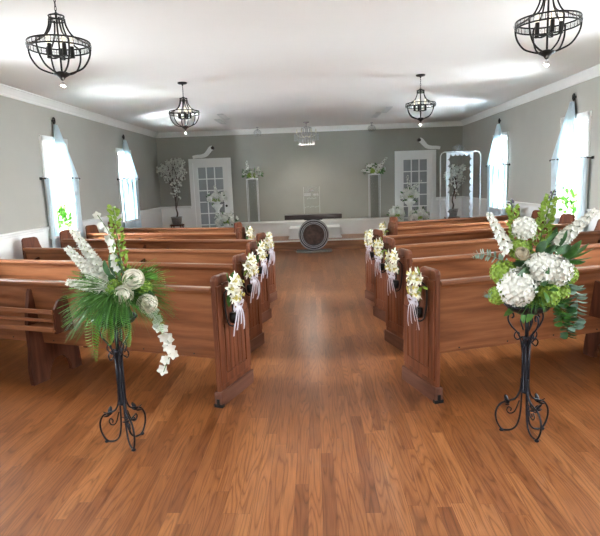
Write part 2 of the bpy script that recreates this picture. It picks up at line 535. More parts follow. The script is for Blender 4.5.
def crown_prof(x, s):
    return [(x, ZC - .115), (x + s * .012, ZC - .11), (x + s * .02, ZC - .085), (x + s * .05, ZC - .05), (x + s * .08, ZC - .02), (x + s * .095, ZC - .012), (x + s * .095, ZC), (x, ZC)]
bm = BM(); prism(bm, crown_prof(XL, 1), 1, YF, YB); struct('trim_1', bm, 'white_paint')
bm = BM(); prism(bm, crown_prof(XR, -1), 1, YF, YB); struct('trim_2', bm, 'white_paint')
bm = BM(); prism(bm, crown_prof(YB, -1), 0, XL, XR); struct('trim_3', bm, 'white_paint')
def rail_prof(x, s):
    return [(x, RAIL - .03), (x + s * .012, RAIL - .025), (x + s * .018, RAIL), (x + s * .03, RAIL + .012), (x + s * .03, RAIL + .026), (x + s * .012, RAIL + .03), (x, RAIL + .03)]
def rail_runs(wins, x, s, name):
    bm = BM(); y = YF
    for a, b in sorted(wins):
        prism(bm, rail_prof(x, s), 1, y, a - .075); y = b + .075
    prism(bm, rail_prof(x, s), 1, y, YB)
    # recessed-panel stiles of the wainscot
    struct(name, bm, 'white_paint')
rail_runs(WL, XL, 1, 'trim_4'); rail_runs(WR, XR, -1, 'trim_5')
bm = BM(); prism(bm, rail_prof(YB, -1), 0, XL, DL[0] - .1); struct('trim_6', bm, 'white_paint')
bm = BM(); prism(bm, rail_prof(YB, -1), 0, DR[1] + .1, XR); struct('trim_7', bm, 'white_paint')
for nm, (x0, x1, y0, y1) in {'baseboard_left': (XL, XL + .018, YF, YB), 'baseboard_right': (XR - .018, XR, YF, YB)}.items():
    bm = BM(); box(bm, x0, x1, y0, y1, 0, .14, bev=.004); struct(nm, bm, 'white_paint')

# windows ------------------------------------------------------------
def window(i, y0, y1, x, s, blind=False):
    """x = inner wall face, s = +1 when the room lies towards +x"""
    root = bpy.data.objects.new('window_%d' % i, None); COL.objects.link(root); root['kind'] = 'structure'
    c = .065
    bm = BM()
    f0, f1 = sorted((x, x + s * .022))
    box(bm, f0, f1, y0 - c, y0, WIN_Z0 - .02, WIN_Z1 + c, bev=.003); box(bm, f0, f1, y1, y1 + c, WIN_Z0 - .02, WIN_Z1 + c, bev=.003)
    box(bm, f0, f1, y0 - c - .01, y1 + c + .01, WIN_Z1, WIN_Z1 + c + .01, bev=.003)
    obj('casing', bm, 'white_paint', root)
    bm = BM(); a, b = sorted((x - s * .05, x + s * .085)); box(bm, a, b, y0 - c - .02, y1 + c + .02, WIN_Z0 - .03, WIN_Z0, bev=.004)
    obj('sill', bm, 'white_paint', root)
    a, b = sorted((x - s * .05, x - s * .09))
    zm = (WIN_Z0 + WIN_Z1) / 2
    for k, (za, zb) in enumerate(((WIN_Z0, zm + .02), (zm - .02, WIN_Z1))):
        bm = BM(); o = -s * .0 if k == 0 else -s * .042
        aa, bb = a + o, b + o
        box(bm, aa, bb, y0, y0 + .045, za, zb); box(bm, aa, bb, y1 - .045, y1, za, zb)
        box(bm, aa, bb, y0 + .045, y1 - .045, za, za + .045); box(bm, aa, bb, y0 + .045, y1 - .045, zb - .045, zb)
        h = (y0 + y1) / 2; box(bm, aa + .01, bb - .01, h - .01, h + .01, za + .045, zb - .045)
        hz = (za + zb) / 2; box(bm, aa + .01, bb - .01, y0 + .045, y1 - .045, hz - .01, hz + .01)
        sa = obj('sash', bm, 'white_paint', root)
        bm = BM(); m = (aa + bb) / 2; box(bm, m - .002, m + .002, y0 + .045, y1 - .045, za + .045, zb - .045)
        obj('pane', bm, 'pane', sa)
    if blind:
        bm = BM(); xx = x - s * .03
        for k in range(13):
            z = WIN_Z1 - .03 - k * .032
            box(bm, xx - .010, xx + .010, y0 + .015, y1 - .015, z - .0012, z + .0012 + .004)
        box(bm, xx - .014, xx + .014, y0 + .01, y1 - .01, WIN_Z1 - .03, WIN_Z1)
        obj('blind', bm, 'blind', root)
wi = 1
for (a, b) in WL: window(wi, a, b, XL, 1, blind=(wi in (2, 3))); wi += 1
for (a, b) in WR: window(wi, a, b, XR, -1, blind=(wi in (6, 7))); wi += 1

# doors in the back wall ----------------------------------------------
def door(i, x0, x1, knob_side):
    root = bpy.data.objects.new('door_%d' % i, None); COL.objects.link(root); root['kind'] = 'structure'
    y = YB; c = .09
    bm = BM()
    box(bm, x0 - c, x0 + .01, y - .03, y + .02, 0, DTOP + c, bev=.004); box(bm, x1 - .01, x1 + c, y - .03, y + .02, 0, DTOP + c, bev=.004)
    box(bm, x0 - c, x1 + c, y - .032, y + .02, DTOP - .01, DTOP + c, bev=.004)
    obj('casing', bm, 'white_paint', root)
    bm = BM(); p0, p1 = x0 + .125, x1 - .125; zb, zt = .28, DTOP - .125
    box(bm, x0 + .01, p0, y, y + .045, .01, DTOP - .01); box(bm, p1, x1 - .01, y, y + .045, .01, DTOP - .01)
    box(bm, p0, p1, y, y + .045, .01, zb); box(bm, p0, p1, y, y + .045, zt, DTOP - .01)
    for k in (1, 2):
        xx = p0 + (p1 - p0) * k / 3; box(bm, xx - .013, xx + .013, y + .004, y + .04, zb, zt)
    for k in range(1, 6):
        zz = zb + (zt - zb) * k / 6; box(bm, p0, p1, y + .004, y + .04, zz - .013, zz + .013)
    obj('door_leaf', bm, 'white_paint', root)
    bm = BM(); box(bm, p0, p1, y + .018, y + .026, zb, zt)
    obj('pane', bm, 'dark_pane', root)
    kx = x0 + .065 if knob_side < 0 else x1 - .065
    bm = BM(); tube(bm, [(kx, y, 1.02), (kx, y - .03, 1.02)], .012, 10); ball(bm, (kx, y - .045, 1.02), .028, 0, 12, 8)
    obj('knob', bm, 'black', root, True)
door(1, *DL, 1); door(2, *DR, -1)

# ------------------------------------------------------------------ stage
bm = BM()
box(bm, -1.95, 2.0, 12.10, YB, 0, .20, 0)
box(bm, -1.97, 2.02, 12.07, 12.45, .20, .25, 1, bev=.008)
box(bm, -1.95, 2.0, 12.45, YB, .20, .25, 0)
st = struct('stage', bm, ['stage_wood', 'white_paint'])
bm = BM(); box(bm, -1.95, 2.0, 12.12, 12.95, .2505, .256, 0)
struct('stage_boards', bm, 'stage_wood')
bm = BM(); box(bm, -1.95, 2.0, 12.95, YB - .01, .256, .565, 0); box(bm, -1.97, 2.02, 12.93, YB - .01, .565, .60, 0, bev=.008)
tag(obj('ledge', bm, 'white_paint'), 'long white boxed ledge along the grey back wall behind the console', 'ledge')
bm = BM(); box(bm, -.56, .62, 12.2, 12.92, .256, .50, 0, bev=.012); box(bm, -.58, .64, 12.18, 12.93, .256, .285, 0, bev=.008)
tag(obj('stage_step', bm, 'white_paint'), 'white boxed step in the middle of the low stage behind the ring console', 'step')

# ------------------------------------------------------------------ pews
A_F = math.radians(20.5)
def pew(i, side, x, y, ang, length, label, rack=True):
    s = -1 if side == 'left' else 1
    rz = -ang if side == 'left' else ang
    root = empty('pew', label, 'pew', (x, y, 0), rz, 'pews on the %s of the aisle' % side)
    T = .032
    # end panels: profile in (y = towards the altar, z)
    prof = [(0, .04), (0, .90), (.012, .922), (.035, .932), (.19, .932), (.225, .92), (.245, .89), (.265, .83), (.30, .76), (.35, .705), (.42, .685), (.46, .67), (.48, .64), (.485, .60), (.485, .04)]
    for e, xe in enumerate((0., s * (length - T))):
        a, b = sorted((xe, xe + s * T))
        bm = BM(); up = .045 if e else 0
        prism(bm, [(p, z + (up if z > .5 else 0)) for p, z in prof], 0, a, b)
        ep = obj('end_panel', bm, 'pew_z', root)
        mod = ep.modifiers.new('b', 'BEVEL'); mod.width = .007; mod.segments = 2; mod.limit_method = 'ANGLE'
        # raised frame and vertical fluting on the outward face
        fx0, fx1 = (a, a - .010) if (s > 0) == (e == 0) else (b, b + .010)
        f0, f1 = sorted((fx0, fx1))
        bm = BM()
        box(bm, f0, f1, .012, .085, .15, .86, bev=.004); box(bm, f0, f1, .405, .472, .15, .60, bev=.004)
        box(bm, f0, f1, .085, .215, .80, .87, bev=.004); box(bm, f0, f1, .085, .405, .15, .22, bev=.004)
        for k in range(5):
            yy = .10 + k * .06
            box(bm, f0 + .003, f1 - .003, yy, yy + .0565, .225, .795 if yy < .19 else (.70 if yy < .26 else .62), bev=.003)
        obj('panel_frame', bm, 'pew_z', ep)
        bm = BM(); box(bm, a - .014, b + .014, -.012, .497, .0, .11, bev=.006)
        obj('plinth', bm, 'plinth', ep)
        if e == 0:
            bm = BM(); mx = (a + b) / 2
            box(bm, a - .017, b + .017, -.018, .012, .0, .022); box(bm, mx - .01, mx + .01, -.02, -.01, .022, .06)
            obj('corner_bracket', bm, 'black', ep)
    x0, x1 = sorted((s * T, s * (length - T)))
    # reclined back plank
    bm = BM()
    prism(bm, [(.018, .82), (.045, .82), (.115, .32), (.09, .32)], 0, x0, x1)
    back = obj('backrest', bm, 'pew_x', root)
    bm = BM()
    prism(bm, [(y_, z_ - .037) for y_, z_ in ((-.008, .86), (-.012, .868), (-.012, .884), (-.004, .892), (.05, .892), (.058, .884), (.058, .865), (.05, .86), (.046, .835), (.018, .835), (.012, .85), (.004, .86))], 0, x0, x1)
    obj('top_rail', bm, 'pew_x', back)
    bm = BM()
    for k in range(7):
        xx = x0 + (x1 - x0) * (k + .5) / 7
        ball(bm, (xx, .088, .345), .007, 0, 6, 4)
    obj('screw', bm, 'black', back)
    bm = BM(); box(bm, x0, x1, .09, .53, .42, .455, bev=.008); obj('seat', bm, 'pew_x', root)
    bm = BM(); box(bm, x0, x1, .47, .50, .33, .42); obj('seat_apron', bm, 'pew_x', root)
    # inner support leg with a fin that runs up behind the back plank
    for dist in ([1.70] if length > 2.2 else []):
        lx = s * dist; a, b = lx - .018, lx + .018
        lp = [(-.055, 0), (-.065, .12), (-.045, .3), (-.05, .46), (-.035, .6), (-.012, .70), (.0, .755), (.018, .785), (.035, .76), (.09, .42), (.43, .42), (.435, .3), (.465, .12), (.475, 0), (.36, 0)]
        lp += [(.352, .05), (.33, .11), (.285, .155), (.23, .165), (.175, .15), (.135, .10), (.112, .04), (.108, 0)]
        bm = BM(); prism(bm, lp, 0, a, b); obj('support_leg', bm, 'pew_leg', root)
    if rack:
        r0, r1 = 1.34, min(length - .2, 2.9)
        a, b = sorted((s * r0, s * r1))
        bm = BM()
        for (yy, z0, z1, th) in ((-.125, .625, .66, .014), (-.13, .565, .59, .014), (-.135, .487, .522, .016)):
            box(bm, a, b, yy, yy + th, z0, z1, bev=.003)
        box(bm, a, b, -.125, .075, .487, .50)
        rk = obj('book_rack', bm, 'pew_x', root)
        for xx in (r0, r1):
            bm = BM(); prism(bm, [(-.11, .47), (-.105, .66), (-.06, .72), (.03, .745), (.075, .47)], 0, s * xx - .01, s * xx + .01)
            obj('rack_bracket', bm, 'pew_leg', rk)
    return root

ROWS_Y = [3.57, 4.60, 5.60, 6.60, 7.60, 8.62]
ORD = ['nearest the camera', 'second from the camera', 'third from the camera', 'fourth from the camera', 'fifth from the camera', 'farthest from the camera']
PEWS = []
for i, y in enumerate(ROWS_Y):
    x = -.688 if i < 4 else (-1.08 if i == 4 else -1.26)
    ang = math.radians([19.5, 19, 18.5, 19, 19.5, 19.5][i])
    ln = ((-3.665 - x) / -math.cos(ang)) - .01
    extra = [', largest in view', '', '', '', ', shorter', ', shorter'][i]
    PEWS.append(('left', x, y, ang, pew(i, 'left', x, y, ang, ln, 'brown wooden pew left of the aisle, %s%s' % (ORD[i], extra))))
for i, y in enumerate([3.55, 4.58, 5.55, 6.50, 7.55, 8.6]):
    x = .81 if i < 4 else (1.15 if i == 4 else 1.32)
    ang = math.radians([17, 17, 17, 17.5, 18, 18][i])
    ln = ((3.555 - x) / math.cos(ang)) - .01
    extra = [', behind the hydrangeas', '', '', '', ', shorter', ', shorter'][i]
    PEWS.append(('right', x, y, ang, pew(i, 'right', x, y, ang, ln, 'brown wooden pew right of the aisle, %s%s' % (ORD[i], extra))))

# ------------------------------------------------------------------ pew-end bouquets
def bouquet(label, group, kind):
    root = empty('pew_bouquet', label, 'bouquet', (0, 0, 0), 0, group)
    # local: +x away from the pew end, +y towards the altar, z 0 = flower centre
    bm = BM()
    tube(bm, [(.012, -.05, -.02), (.016, -.055, -.12), (.03, -.045, -.235), (.05, 0, -.262), (.03, .045, -.235), (.016, .055, -.12), (.012, .05, -.02)], .006, 6, smooth_n=5)
    tube(bm, [(.012, -.05, -.02), (.02, 0, .005), (.012, .05, -.02)], .006, 6, smooth_n=5)
    lathe(bm, [(.028, -.235), (.032, -.2), (.03, -.17), (.022, -.165)], (.05, 0, 0), 12)
    obj('hanger', bm, 'black', root, True)
    spots = [(-.045, .06), (.02, .07), (-.01, .03), (-.07, .015), (.055, .03), (-.03, -.025), (.035, -.02), (.0, -.06), (.06, -.045), (-.06, -.05)]
    random.seed(11 + kind)
    for k, (yy, zz) in enumerate(spots):
        d = V((1, yy * 7 + random.uniform(-.3, .3), zz * 6 + random.uniform(-.3, .3)))
        obj('lily', lily_bm((.05 + random.uniform(0, .03), yy, zz), d, .055), ['cream_petal', 'yellow'], root)
    bm = BM()
    for k in range(9):
        d = V((random.uniform(.1, .5), random.uniform(-1, 1), random.uniform(-1, 1))).normalized()
        leafshape(bm, (.035, d.y * .04, d.z * .05), d, .085, .03, 0, .1, random.random() * 6)
    obj('foliage', bm, 'lime' if kind % 2 else 'leaf', root)
    # ribbon: two loops, a knot and hanging tails
    def strip(bm, pts, w, wd):
        P = catmull(pts, 6); wd = V(wd).normalized() * w / 2; rows = []
        for p in P: rows.append((bm.verts.new(p - wd), bm.verts.new(p + wd)))
        for A, B in zip(rows, rows[1:]): bm.faces.new([A[0], A[1], B[1], B[0]])
    rb = BM()
    for sgn in (-1, 1):
        strip(rb, [(.085, 0, -.115), (.10, sgn * .04, -.09), (.095, sgn * .075, -.105), (.09, sgn * .045, -.135), (.085, 0, -.118)], .03, (.3, 0, 1))
    bow = obj('ribbon_bow', rb, 'ribbon', root, None)
    rb = BM()
    for (ya, yb, ln) in ((-.01, -.075, .2), (.0, -.025, .17), (.005, .03, .14), (.012, .075, .19)):
        strip(rb, [(.085, ya, -.115), (.10, ya * .5 + yb * .5, -.16), (.092, yb, -.2 - ln * .3), (.085, yb * 1.05, -.115 - ln)], .015, (.15, 1, 0))
    if kind == 1:
        strip(rb, [(.085, .02, -.1), (.10, .075, -.15), (.10, .085, -.24), (.09, .05, -.31)], .016, (.6, 1, 0))
    tails = obj('ribbon_tail', rb, 'ribbon', root, None)
    for o in (bow, tails):
        md = o.modifiers.new('t', 'SOLIDIFY'); md.thickness = .001
    return root

def copy_tree(o, parent=None):
    c = o.copy(); COL.objects.link(c)
    if parent: c.parent = parent
    for ch in [q for q in COL.objects if q.parent == o]: copy_tree(ch, c)
    return c

protos = [bouquet('x', 'x', 0), bouquet('x', 'x', 1)]
used = [False, False]; count = 0
for side, x, y, ang, pw in PEWS:
    idx = pw['label'].split(',')[1].strip()
    row = next(k for k, o_ in enumerate(ORD) if idx.startswith(o_))
    if row == 5: continue
    k = (row + (side == 'right')) % 2
    b = protos[k] if not used[k] else copy_tree(protos[k]); used[k] = True
    rz = -ang if side == 'left' else ang
    s = 1 if side == 'left' else -1
    dd = .135 if row < 4 else .22
    b.location = V((x, y, .822)) + Matrix.Rotation(rz, 3, 'Z') @ V((s * .013, dd, 0))
    b.rotation_euler.z = rz + (0 if side == 'left' else PI)
    b['label'] = 'cream lily bouquet with ribbon on the %s pew end %s of the aisle' % (['nearest', 'second nearest', 'third', 'fourth', 'fifth'][row], side)
    b['group'] = 'ribboned bouquets on the pew ends'

# ------------------------------------------------------------------ flower stands
def flower_stand(loc, rot, label, angs):
    root = empty('flower_stand', label, 'flower stand', loc, rot, 'black iron flower stands')
    bm = BM()
    lathe(bm, [(.02, .25), (.024, .255), (.024, .27), (.019, .275), (.019, .575), (.024, .58), (.024, .595), (.016, .60)], (0, 0, 0), 14)
    for k in range(6):
        a = 2 * PI * k / 6; tube(bm, [(.02 * math.cos(a), .02 * math.sin(a), .27), (.02 * math.cos(a), .02 * math.sin(a), .58)], .0048, 6)
    obj('pole', bm, 'iron', root, True)
    for k in range(3):
        a = math.radians(angs[k]); C, Sn = math.cos(a), math.sin(a)
        def rp(pts): return [(r * C - t * Sn, r * Sn + t * C, z) for r, z, t in [(p + (0,))[:3] if len(p) == 2 else p for p in pts]]
        bm = BM()
        tube(bm, rp([(.022, .34), (.026, .27), (.05, .215), (.09, .195), (.135, .175), (.162, .125), (.158, .065), (.13, .014), (.10, .006), (.065, .015), (.04, .045), (.026, .10), (.020, .17), (.018, .26)]), .0058, 6, smooth_n=6)
        lathe(bm, [(.012, 0), (.014, .006), (.008, .014)], (.128 * C, .128 * Sn, 0), 8)
        leg = obj('scroll_leg', bm, 'iron', root, True)
        bm = BM()
        tube(bm, rp([(.03, .2), (.055, .13), (.085, .115), (.10, .135), (.09, .155), (.075, .145), (.078, .13)]), .0042, 6, smooth_n=6)
        obj('curl', bm, 'iron', leg, True)
        bm = BM()   # wrought leaf pair that stands on the scroll
        for sg in (-1, 1):
            for q, (L, z) in enumerate(((.06, .9), (.045, .2))):
                d = V((C * .2 - sg * Sn * .8, Sn * .2 + sg * C * .8, z))
                leafshape(bm, (.095 * C, .095 * Sn, .18), d, L, .026, 0, .1, 0)
        lf = obj('iron_leaf', bm, 'iron', leg)
        md = lf.modifiers.new('t', 'SOLIDIFY'); md.thickness = .003
        # upper scrolls that carry the bowl
        bm = BM()
        tube(bm, rp([(.02, .50), (.03, .57), (.05, .62), (.085, .66), (.105, .70), (.10, .735), (.08, .74), (.075, .72), (.085, .71)]), .0055, 6, smooth_n=6)
        tube(bm, rp([(.02, .64), (.035, .69), (.03, .73), (.05, .755)]), .0048, 6, smooth_n=5)
        tube(bm, rp([(.022, .60), (.05, .58), (.068, .60), (.06, .625), (.042, .62), (.045, .602)]), .0042, 6, smooth_n=5)
        a2 = a + PI / 3; C2, S2 = math.cos(a2), math.sin(a2)
        tube(bm, [(r * C2, r * S2, z) for r, z in ((.022, .57), (.05, .545), (.062, .57), (.05, .59), (.038, .578))], .0042, 6, smooth_n=5)
        obj('upper_scroll', bm, 'iron', root, True)
    bm = BM()
    tube(bm, [(0, 0, .58), (0, 0, .74)], .012, 8)
    lathe(bm, [(.02, .735), (.07, .745), (.112, .768), (.126, .79), (.128, .795), (.122, .795), (.105, .772), (.06, .752), (.01, .748)], (0, 0, 0), 28)
    tube(bm, [(.127 * math.cos(2 * PI * k / 28), .127 * math.sin(2 * PI * k / 28), .795) for k in range(28)], .006, 6, closed=True)
    obj('bowl', bm, 'iron', root, True)
    return root

LS, RS = V((-1.195, 3.07, 0)), V((1.235, 3.09, 0))
flower_stand(LS, .0, 'black wrought iron scroll stand under the ferny arrangement with ivory roses', (172, -52, 60))
flower_stand(RS, .0, 'black wrought iron scroll stand under the white hydrangea arrangement', (168, 14, -78))

def foam(root, z=.755, r=.095, h=.13):
    bm = BM(); lathe(bm, [(.03, 0), (r * .8, .01), (r, .05), (r * .95, h * .8), (r * .5, h), (.001, h * 1.03)], (0, 0, z), 14)
    obj('moss_base', bm, 'darkleaf', root, True)

random.seed(3)
fa = empty('flower_arrangement', 'green ferny arrangement with three ivory roses and trailing white orchids on left stand', 'flower arrangement', LS + V((0, 0, 0)))
foam(fa)
dx = -.02
for a, b, r, n in (((-.02, 0, 1.02), (-.20, .0, 1.325), .042, 84), ((-.03, -.05, 1.0), (-.22, -.05, 1.225), .040, 78), ((.03, -.1, .98), (-.21, -.11, 1.035), .040, 74)):
    obj('white_delphinium', spike_bm(a, b, r, r * .35, n, .026), ['white_petal', 'lime'], fa)
bm = trail_bm([(.04, .0, 1.08), (.03, .0, 1.2), (.0, .03, 1.3), (-.06, .04, 1.4)], 11, .028); obj('orchid_spray', bm, ['white_petal', 'stem'], fa)
obj('green_delphinium', bud_spike_bm((.06, .03, 1.05), (.035, .04, 1.44), .045, .014, 60, .03), ['lime', 'stem'], fa)
obj('rose', rose_bm((.165, -.10, 1.035), (.25, -1, .35), .058), 'rose', fa)
obj('rose', rose_bm((.115, -.14, .95), (-.1, -1, .2), .058), 'rose', fa)
obj('rose', rose_bm((.235, -.10, .895), (.35, -1, .05), .058), 'rose', fa)
obj('green_hydrangea', hydrangea_bm((.045, -.085, .975), .062, 70), 'lime', fa)
obj('green_hydrangea', hydrangea_bm((.19, -.02, .97), .055, 60), 'lime', fa)
obj('grass_tuft', grass_bm((.05, -.01, .95), 700, .2, .35, .95, .20, .0042, .3), 'grass', fa)['kind'] = 'stuff'
obj('grass_tuft', grass_bm((.05, -.03, .97), 520, .2, .34, .4, .5, .0045, .5), 'leaf', fa)['kind'] = 'stuff'
for pts, w in (([(-.02, -.06, .9), (-.06, -.14, .84), (-.07, -.17, .72), (-.06, -.18, .58)], .055),
               ([(.06, -.06, .88), (.10, -.16, .82), (.12, -.18, .73), (.13, -.17, .66)], .05),
               ([(.10, -.05, .92), (.22, -.09, .88), (.28, -.09, .80), (.30, -.08, .70)], .05),
               ([(.05, .04, .95), (.17, .06, 1.04), (.26, .06, 1.03), (.30, .05, .95)], .045),
               ([(.02, -.05, .88), (.02, -.17, .84), (.03, -.19, .75), (.03, -.19, .68)], .05)):
    obj('fern_frond', frond_bm(pts, w, 26), 'fern', fa)
obj('trailing_orchid', trail_bm([(.22, -.05, .92), (.26, -.06, .83), (.30, -.05, .70), (.33, -.04, .60), (.275, -.03, .46)], 20, .034), ['white_petal', 'stem'], fa)
obj('broad_leaf', leaves_bm((.05, .02, .98), 26, .12, .12, .04, -.5), 'darkleaf', fa)

random.seed(5)
fb = empty('flower_arrangement', 'white hydrangea arrangement with tall green spikes on right black stand', 'flower arrangement', RS)
foam(fb)
obj('white_hydrangea', hydrangea_bm((-.095, -.08, .915), .108, 170, .2), 'white_petal', fb)
obj('white_hydrangea', hydrangea_bm((.035, -.085, 1.02), .092, 130, .22), 'white_petal', fb)
obj('white_hydrangea', hydrangea_bm((.12, -.075, 1.0), .088, 130, .22), 'white_petal', fb)
obj('white_hydrangea', hydrangea_bm((-.035, .0, 1.24), .066, 80, .26), 'white_petal', fb)
for c, r in (((-.15, -.02, .985), .075), ((-.185, -.03, .86), .055), ((.215, -.02, .965), .055), ((-.02, -.06, .845), .055), ((.07, -.09, .87), .075), ((.15, -.06, .88), .06), ((-.06, .0, 1.12), .06)):
    obj('green_hydrangea', hydrangea_bm(c, r, 80), 'lime', fb)
obj('white_delphinium', spike_bm((-.11, 0, 1.10), (-.235, 0, 1.33), .036, .012, 46, .026), ['white_petal', 'stem'], fb)
obj('white_delphinium', spike_bm((.12, 0, 1.12), (.365, .0, 1.325), .042, .014, 56, .03), ['white_petal', 'stem'], fb)
obj('white_delphinium', spike_bm((.16, .02, 1.13), (.30, .01, 1.25), .04, .014, 36, .028), ['white_petal', 'stem'], fb)
g1 = obj('green_delphinium', bud_spike_bm((.05, .03, 1.06), (.13, .045, 1.40), .062, .024, 80, .034), ['lime', 'stem'], fb)
g2 = obj('green_delphinium', bud_spike_bm((-.05, .03, 1.1), (-.088, .04, 1.36), .04, .016, 46, .03), ['lime', 'stem'], fb)
obj('purple_tip', bud_spike_bm((.13, .045, 1.39), (.145, .045, 1.445), .014, .006, 9, .016), ['lavender', 'stem'], fb)
obj('purple_tip', bud_spike_bm((-.088, .04, 1.35), (-.098, .04, 1.40), .014, .006, 9, .016), ['lavender', 'stem'], fb)
obj('bud_cup', rose_bm((-.075, -.09, 1.105), (-.2, -.8, .6), .04), 'blush', fb)
obj('dark_leaf', leaves_bm((.02, -.03, 1.06), 34, .12, .12, .05), 'darkleaf', fb)
obj('broad_leaf', leaves_bm((.02, -.02, .9), 70, .14, .09, .04, -1, -.3), 'leaf', fb)
bm = BM()
for d, L in (((1, -.1, .12), .2), ((.9, -.2, .35), .17), ((1, -.2, -.15), .17), ((.7, -.2, .55), .15), ((.9, 0, -.3), .14)): leafshape(bm, (.17, -.02, 1.06), V(d).normalized(), L, .065, 0, -.2, random.uniform(-.6, .6))
obj('broad_leaf', bm, 'leaf', fb)
bm = frond_bm([(-.08, 0, 1.0), (-.18, .0, 1.07), (-.28, 0, 1.10), (-.33, 0, 1.08)], .04, 14); obj('wispy_sprig', bm, 'blueleaf', fb)
bm = frond_bm([(-.14, -.02, .88), (-.22, -.04, .88), (-.28, -.05, .86)], .035, 12); obj('wispy_sprig', bm, 'blueleaf', fb)
obj('fine_foliage', grass_bm((.03, -.06, .87), 160, .08, .17, .3, .4, .005, .6), 'leaf', fb)['kind'] = 'stuff'
for pts, mt in (([(.10, -.06, .88), (.17, -.08, .82), (.20, -.07, .72), (.205, -.06, .62)], 'darkleaf'), ([(.14, -.04, .93), (.23, -.06, .90), (.26, -.05, .80), (.255, -.04, .66)], 'blueleaf'), ([(.12, -.07, .86), (.15, -.08, .78), (.165, -.07, .70)], 'leaf')):
    bm = BM(); P = catmull(pts, 6); tube(bm, P, .003, 5)
    for i in range(2, len(P)):
        for sg in (-1, 1):
            leafshape(bm, P[i], V((sg * .9, -.5, random.uniform(-.7, .1))).normalized(), .058, .04, 0, -.2, random.uniform(-.6, .6))
    obj('trailing_vine', bm, mt, fb)

# ------------------------------------------------------------------ lantern chandeliers
def ring_pts(r, z, n=40): return [(r * math.cos(2 * PI * k / n), r * math.sin(2 * PI * k / n), z) for k in range(n)]
def lantern(loc, label, rot=0.):
    root = empty('lantern_chandelier', label, 'chandelier', loc, rot, 'black orb chandeliers')
    # z 0 = ceiling
    bm = BM(); lathe(bm, [(.06, 0), (.06, -.012), (.05, -.02), (.012, -.025), (.008, -.04)], (0, 0, 0), 20); obj('canopy', bm, 'black', root, True)
    bm = BM()
    for k in range(6):
        z = -.03 - k * .026; a = (k % 2) * PI / 2
        tube(bm, [(.006 * math.cos(a) * math.cos(q), .006 * math.sin(a) * math.cos(q), z - .014 + .017 * math.sin(q)) for q in [2 * PI * j / 10 for j in range(10)]], .0022, 5, closed=True)
    obj('chain', bm, 'black', root, True)
    bm = BM(); tube(bm, [(0, 0, -.17), (0, 0, -.55)], .0065, 8); lathe(bm, [(.001, -.59), (.01, -.585), (.02, -.57), (.05, -.552), (.052, -.545), (.03, -.535), (.008, -.53)], (0, 0, 0), 18)
    obj('stem', bm, 'black', root, True)
    bm = BM()
    for z in (-.195, -.222): tube(bm, ring_pts(.046, z), .005, 6, closed=True)
    for k in range(10):
        a = 2 * PI * k / 10; tube(bm, [(.046 * math.cos(a), .046 * math.sin(a), -.195), (.046 * math.cos(a), .046 * math.sin(a), -.222)], .003, 4)
    for k in range(3):
        a = 2 * PI * k / 3; tube(bm, [(.046 * math.cos(a), .046 * math.sin(a), -.195), (0, 0, -.175)], .004, 5)
    obj('top_ring', bm, 'black', root, True)
    bm = BM()
    for z in (-.355, -.393): tube(bm, ring_pts(.188, z, 48), .0055, 6, closed=True)
    for k in range(36):
        a = 2 * PI * k / 36; tube(bm, [(.188 * math.cos(a), .188 * math.sin(a), -.355), (.188 * math.cos(a), .188 * math.sin(a), -.393)], .0026, 4)
    hoop = obj('hoop', bm, 'black', root, True)
    bm = BM()
    for k in range(36):
        a = 2 * PI * (k + .5) / 36
        ball(bm, (.188 * math.cos(a), .188 * math.sin(a), -.374), .0125, 0, 6, 4)
    obj('crystal_band', bm, 'crystal', hoop)
    for k in range(6):
        a = 2 * PI * k / 6 + .2; c, s = math.cos(a), math.sin(a)
        bm = BM()
        tube(bm, [(r * c, r * s, z) for r, z in ((.046, -.21), (.054, -.255), (.085, -.31), (.14, -.345), (.183, -.365), (.187, -.41), (.172, -.46), (.135, -.51), (.085, -.535), (.04, -.548))], .0058, 6, smooth_n=5)
        obj('rib', bm, 'black', root, True)
    for k in range(5):
        a = 2 * PI * k / 5 + .5; c, s = math.cos(a), math.sin(a)
        bm = BM(); tube(bm, [(0, 0, -.44), (.04 * c, .04 * s, -.448), (.075 * c, .075 * s, -.44)], .0055, 6, smooth_n=4)
        lathe(bm, [(.012, -.445), (.016, -.44), (.0135, -.435), (.0135, -.375), (.010, -.372)], (.075 * c, .075 * s, 0), 12)
        arm = obj('candle_arm', bm, 'black', root, True)
        bm = BM(); lathe(bm, [(.004, -.372), (.011, -.362), (.014, -.345), (.010, -.325), (.001, -.305)], (.075 * c, .075 * s, 0), 10)
        obj('bulb', bm, 'bulb', arm, True)
    bm = BM(); tube(bm, [(0, 0, -.585), (0, 0, -.60)], .002, 5); ball(bm, (0, 0, -.615), .018, 0, 10, 8)
    obj('crystal_drop', bm, 'crystal', root)
LAMPS = [((-1.595, 3.6, ZC), 'black orb chandelier nearest the camera on the left'), ((1.50, 3.58, ZC), 'black orb chandelier nearest the camera on the right'),
         ((-1.60, 7.05, ZC), 'far black orb chandelier, on the left side of the ceiling'), ((1.43, 7.2, ZC), 'far black orb chandelier, on the right side of the ceiling')]
for i, (l, t) in enumerate(LAMPS): lantern(l, t, i * .4)

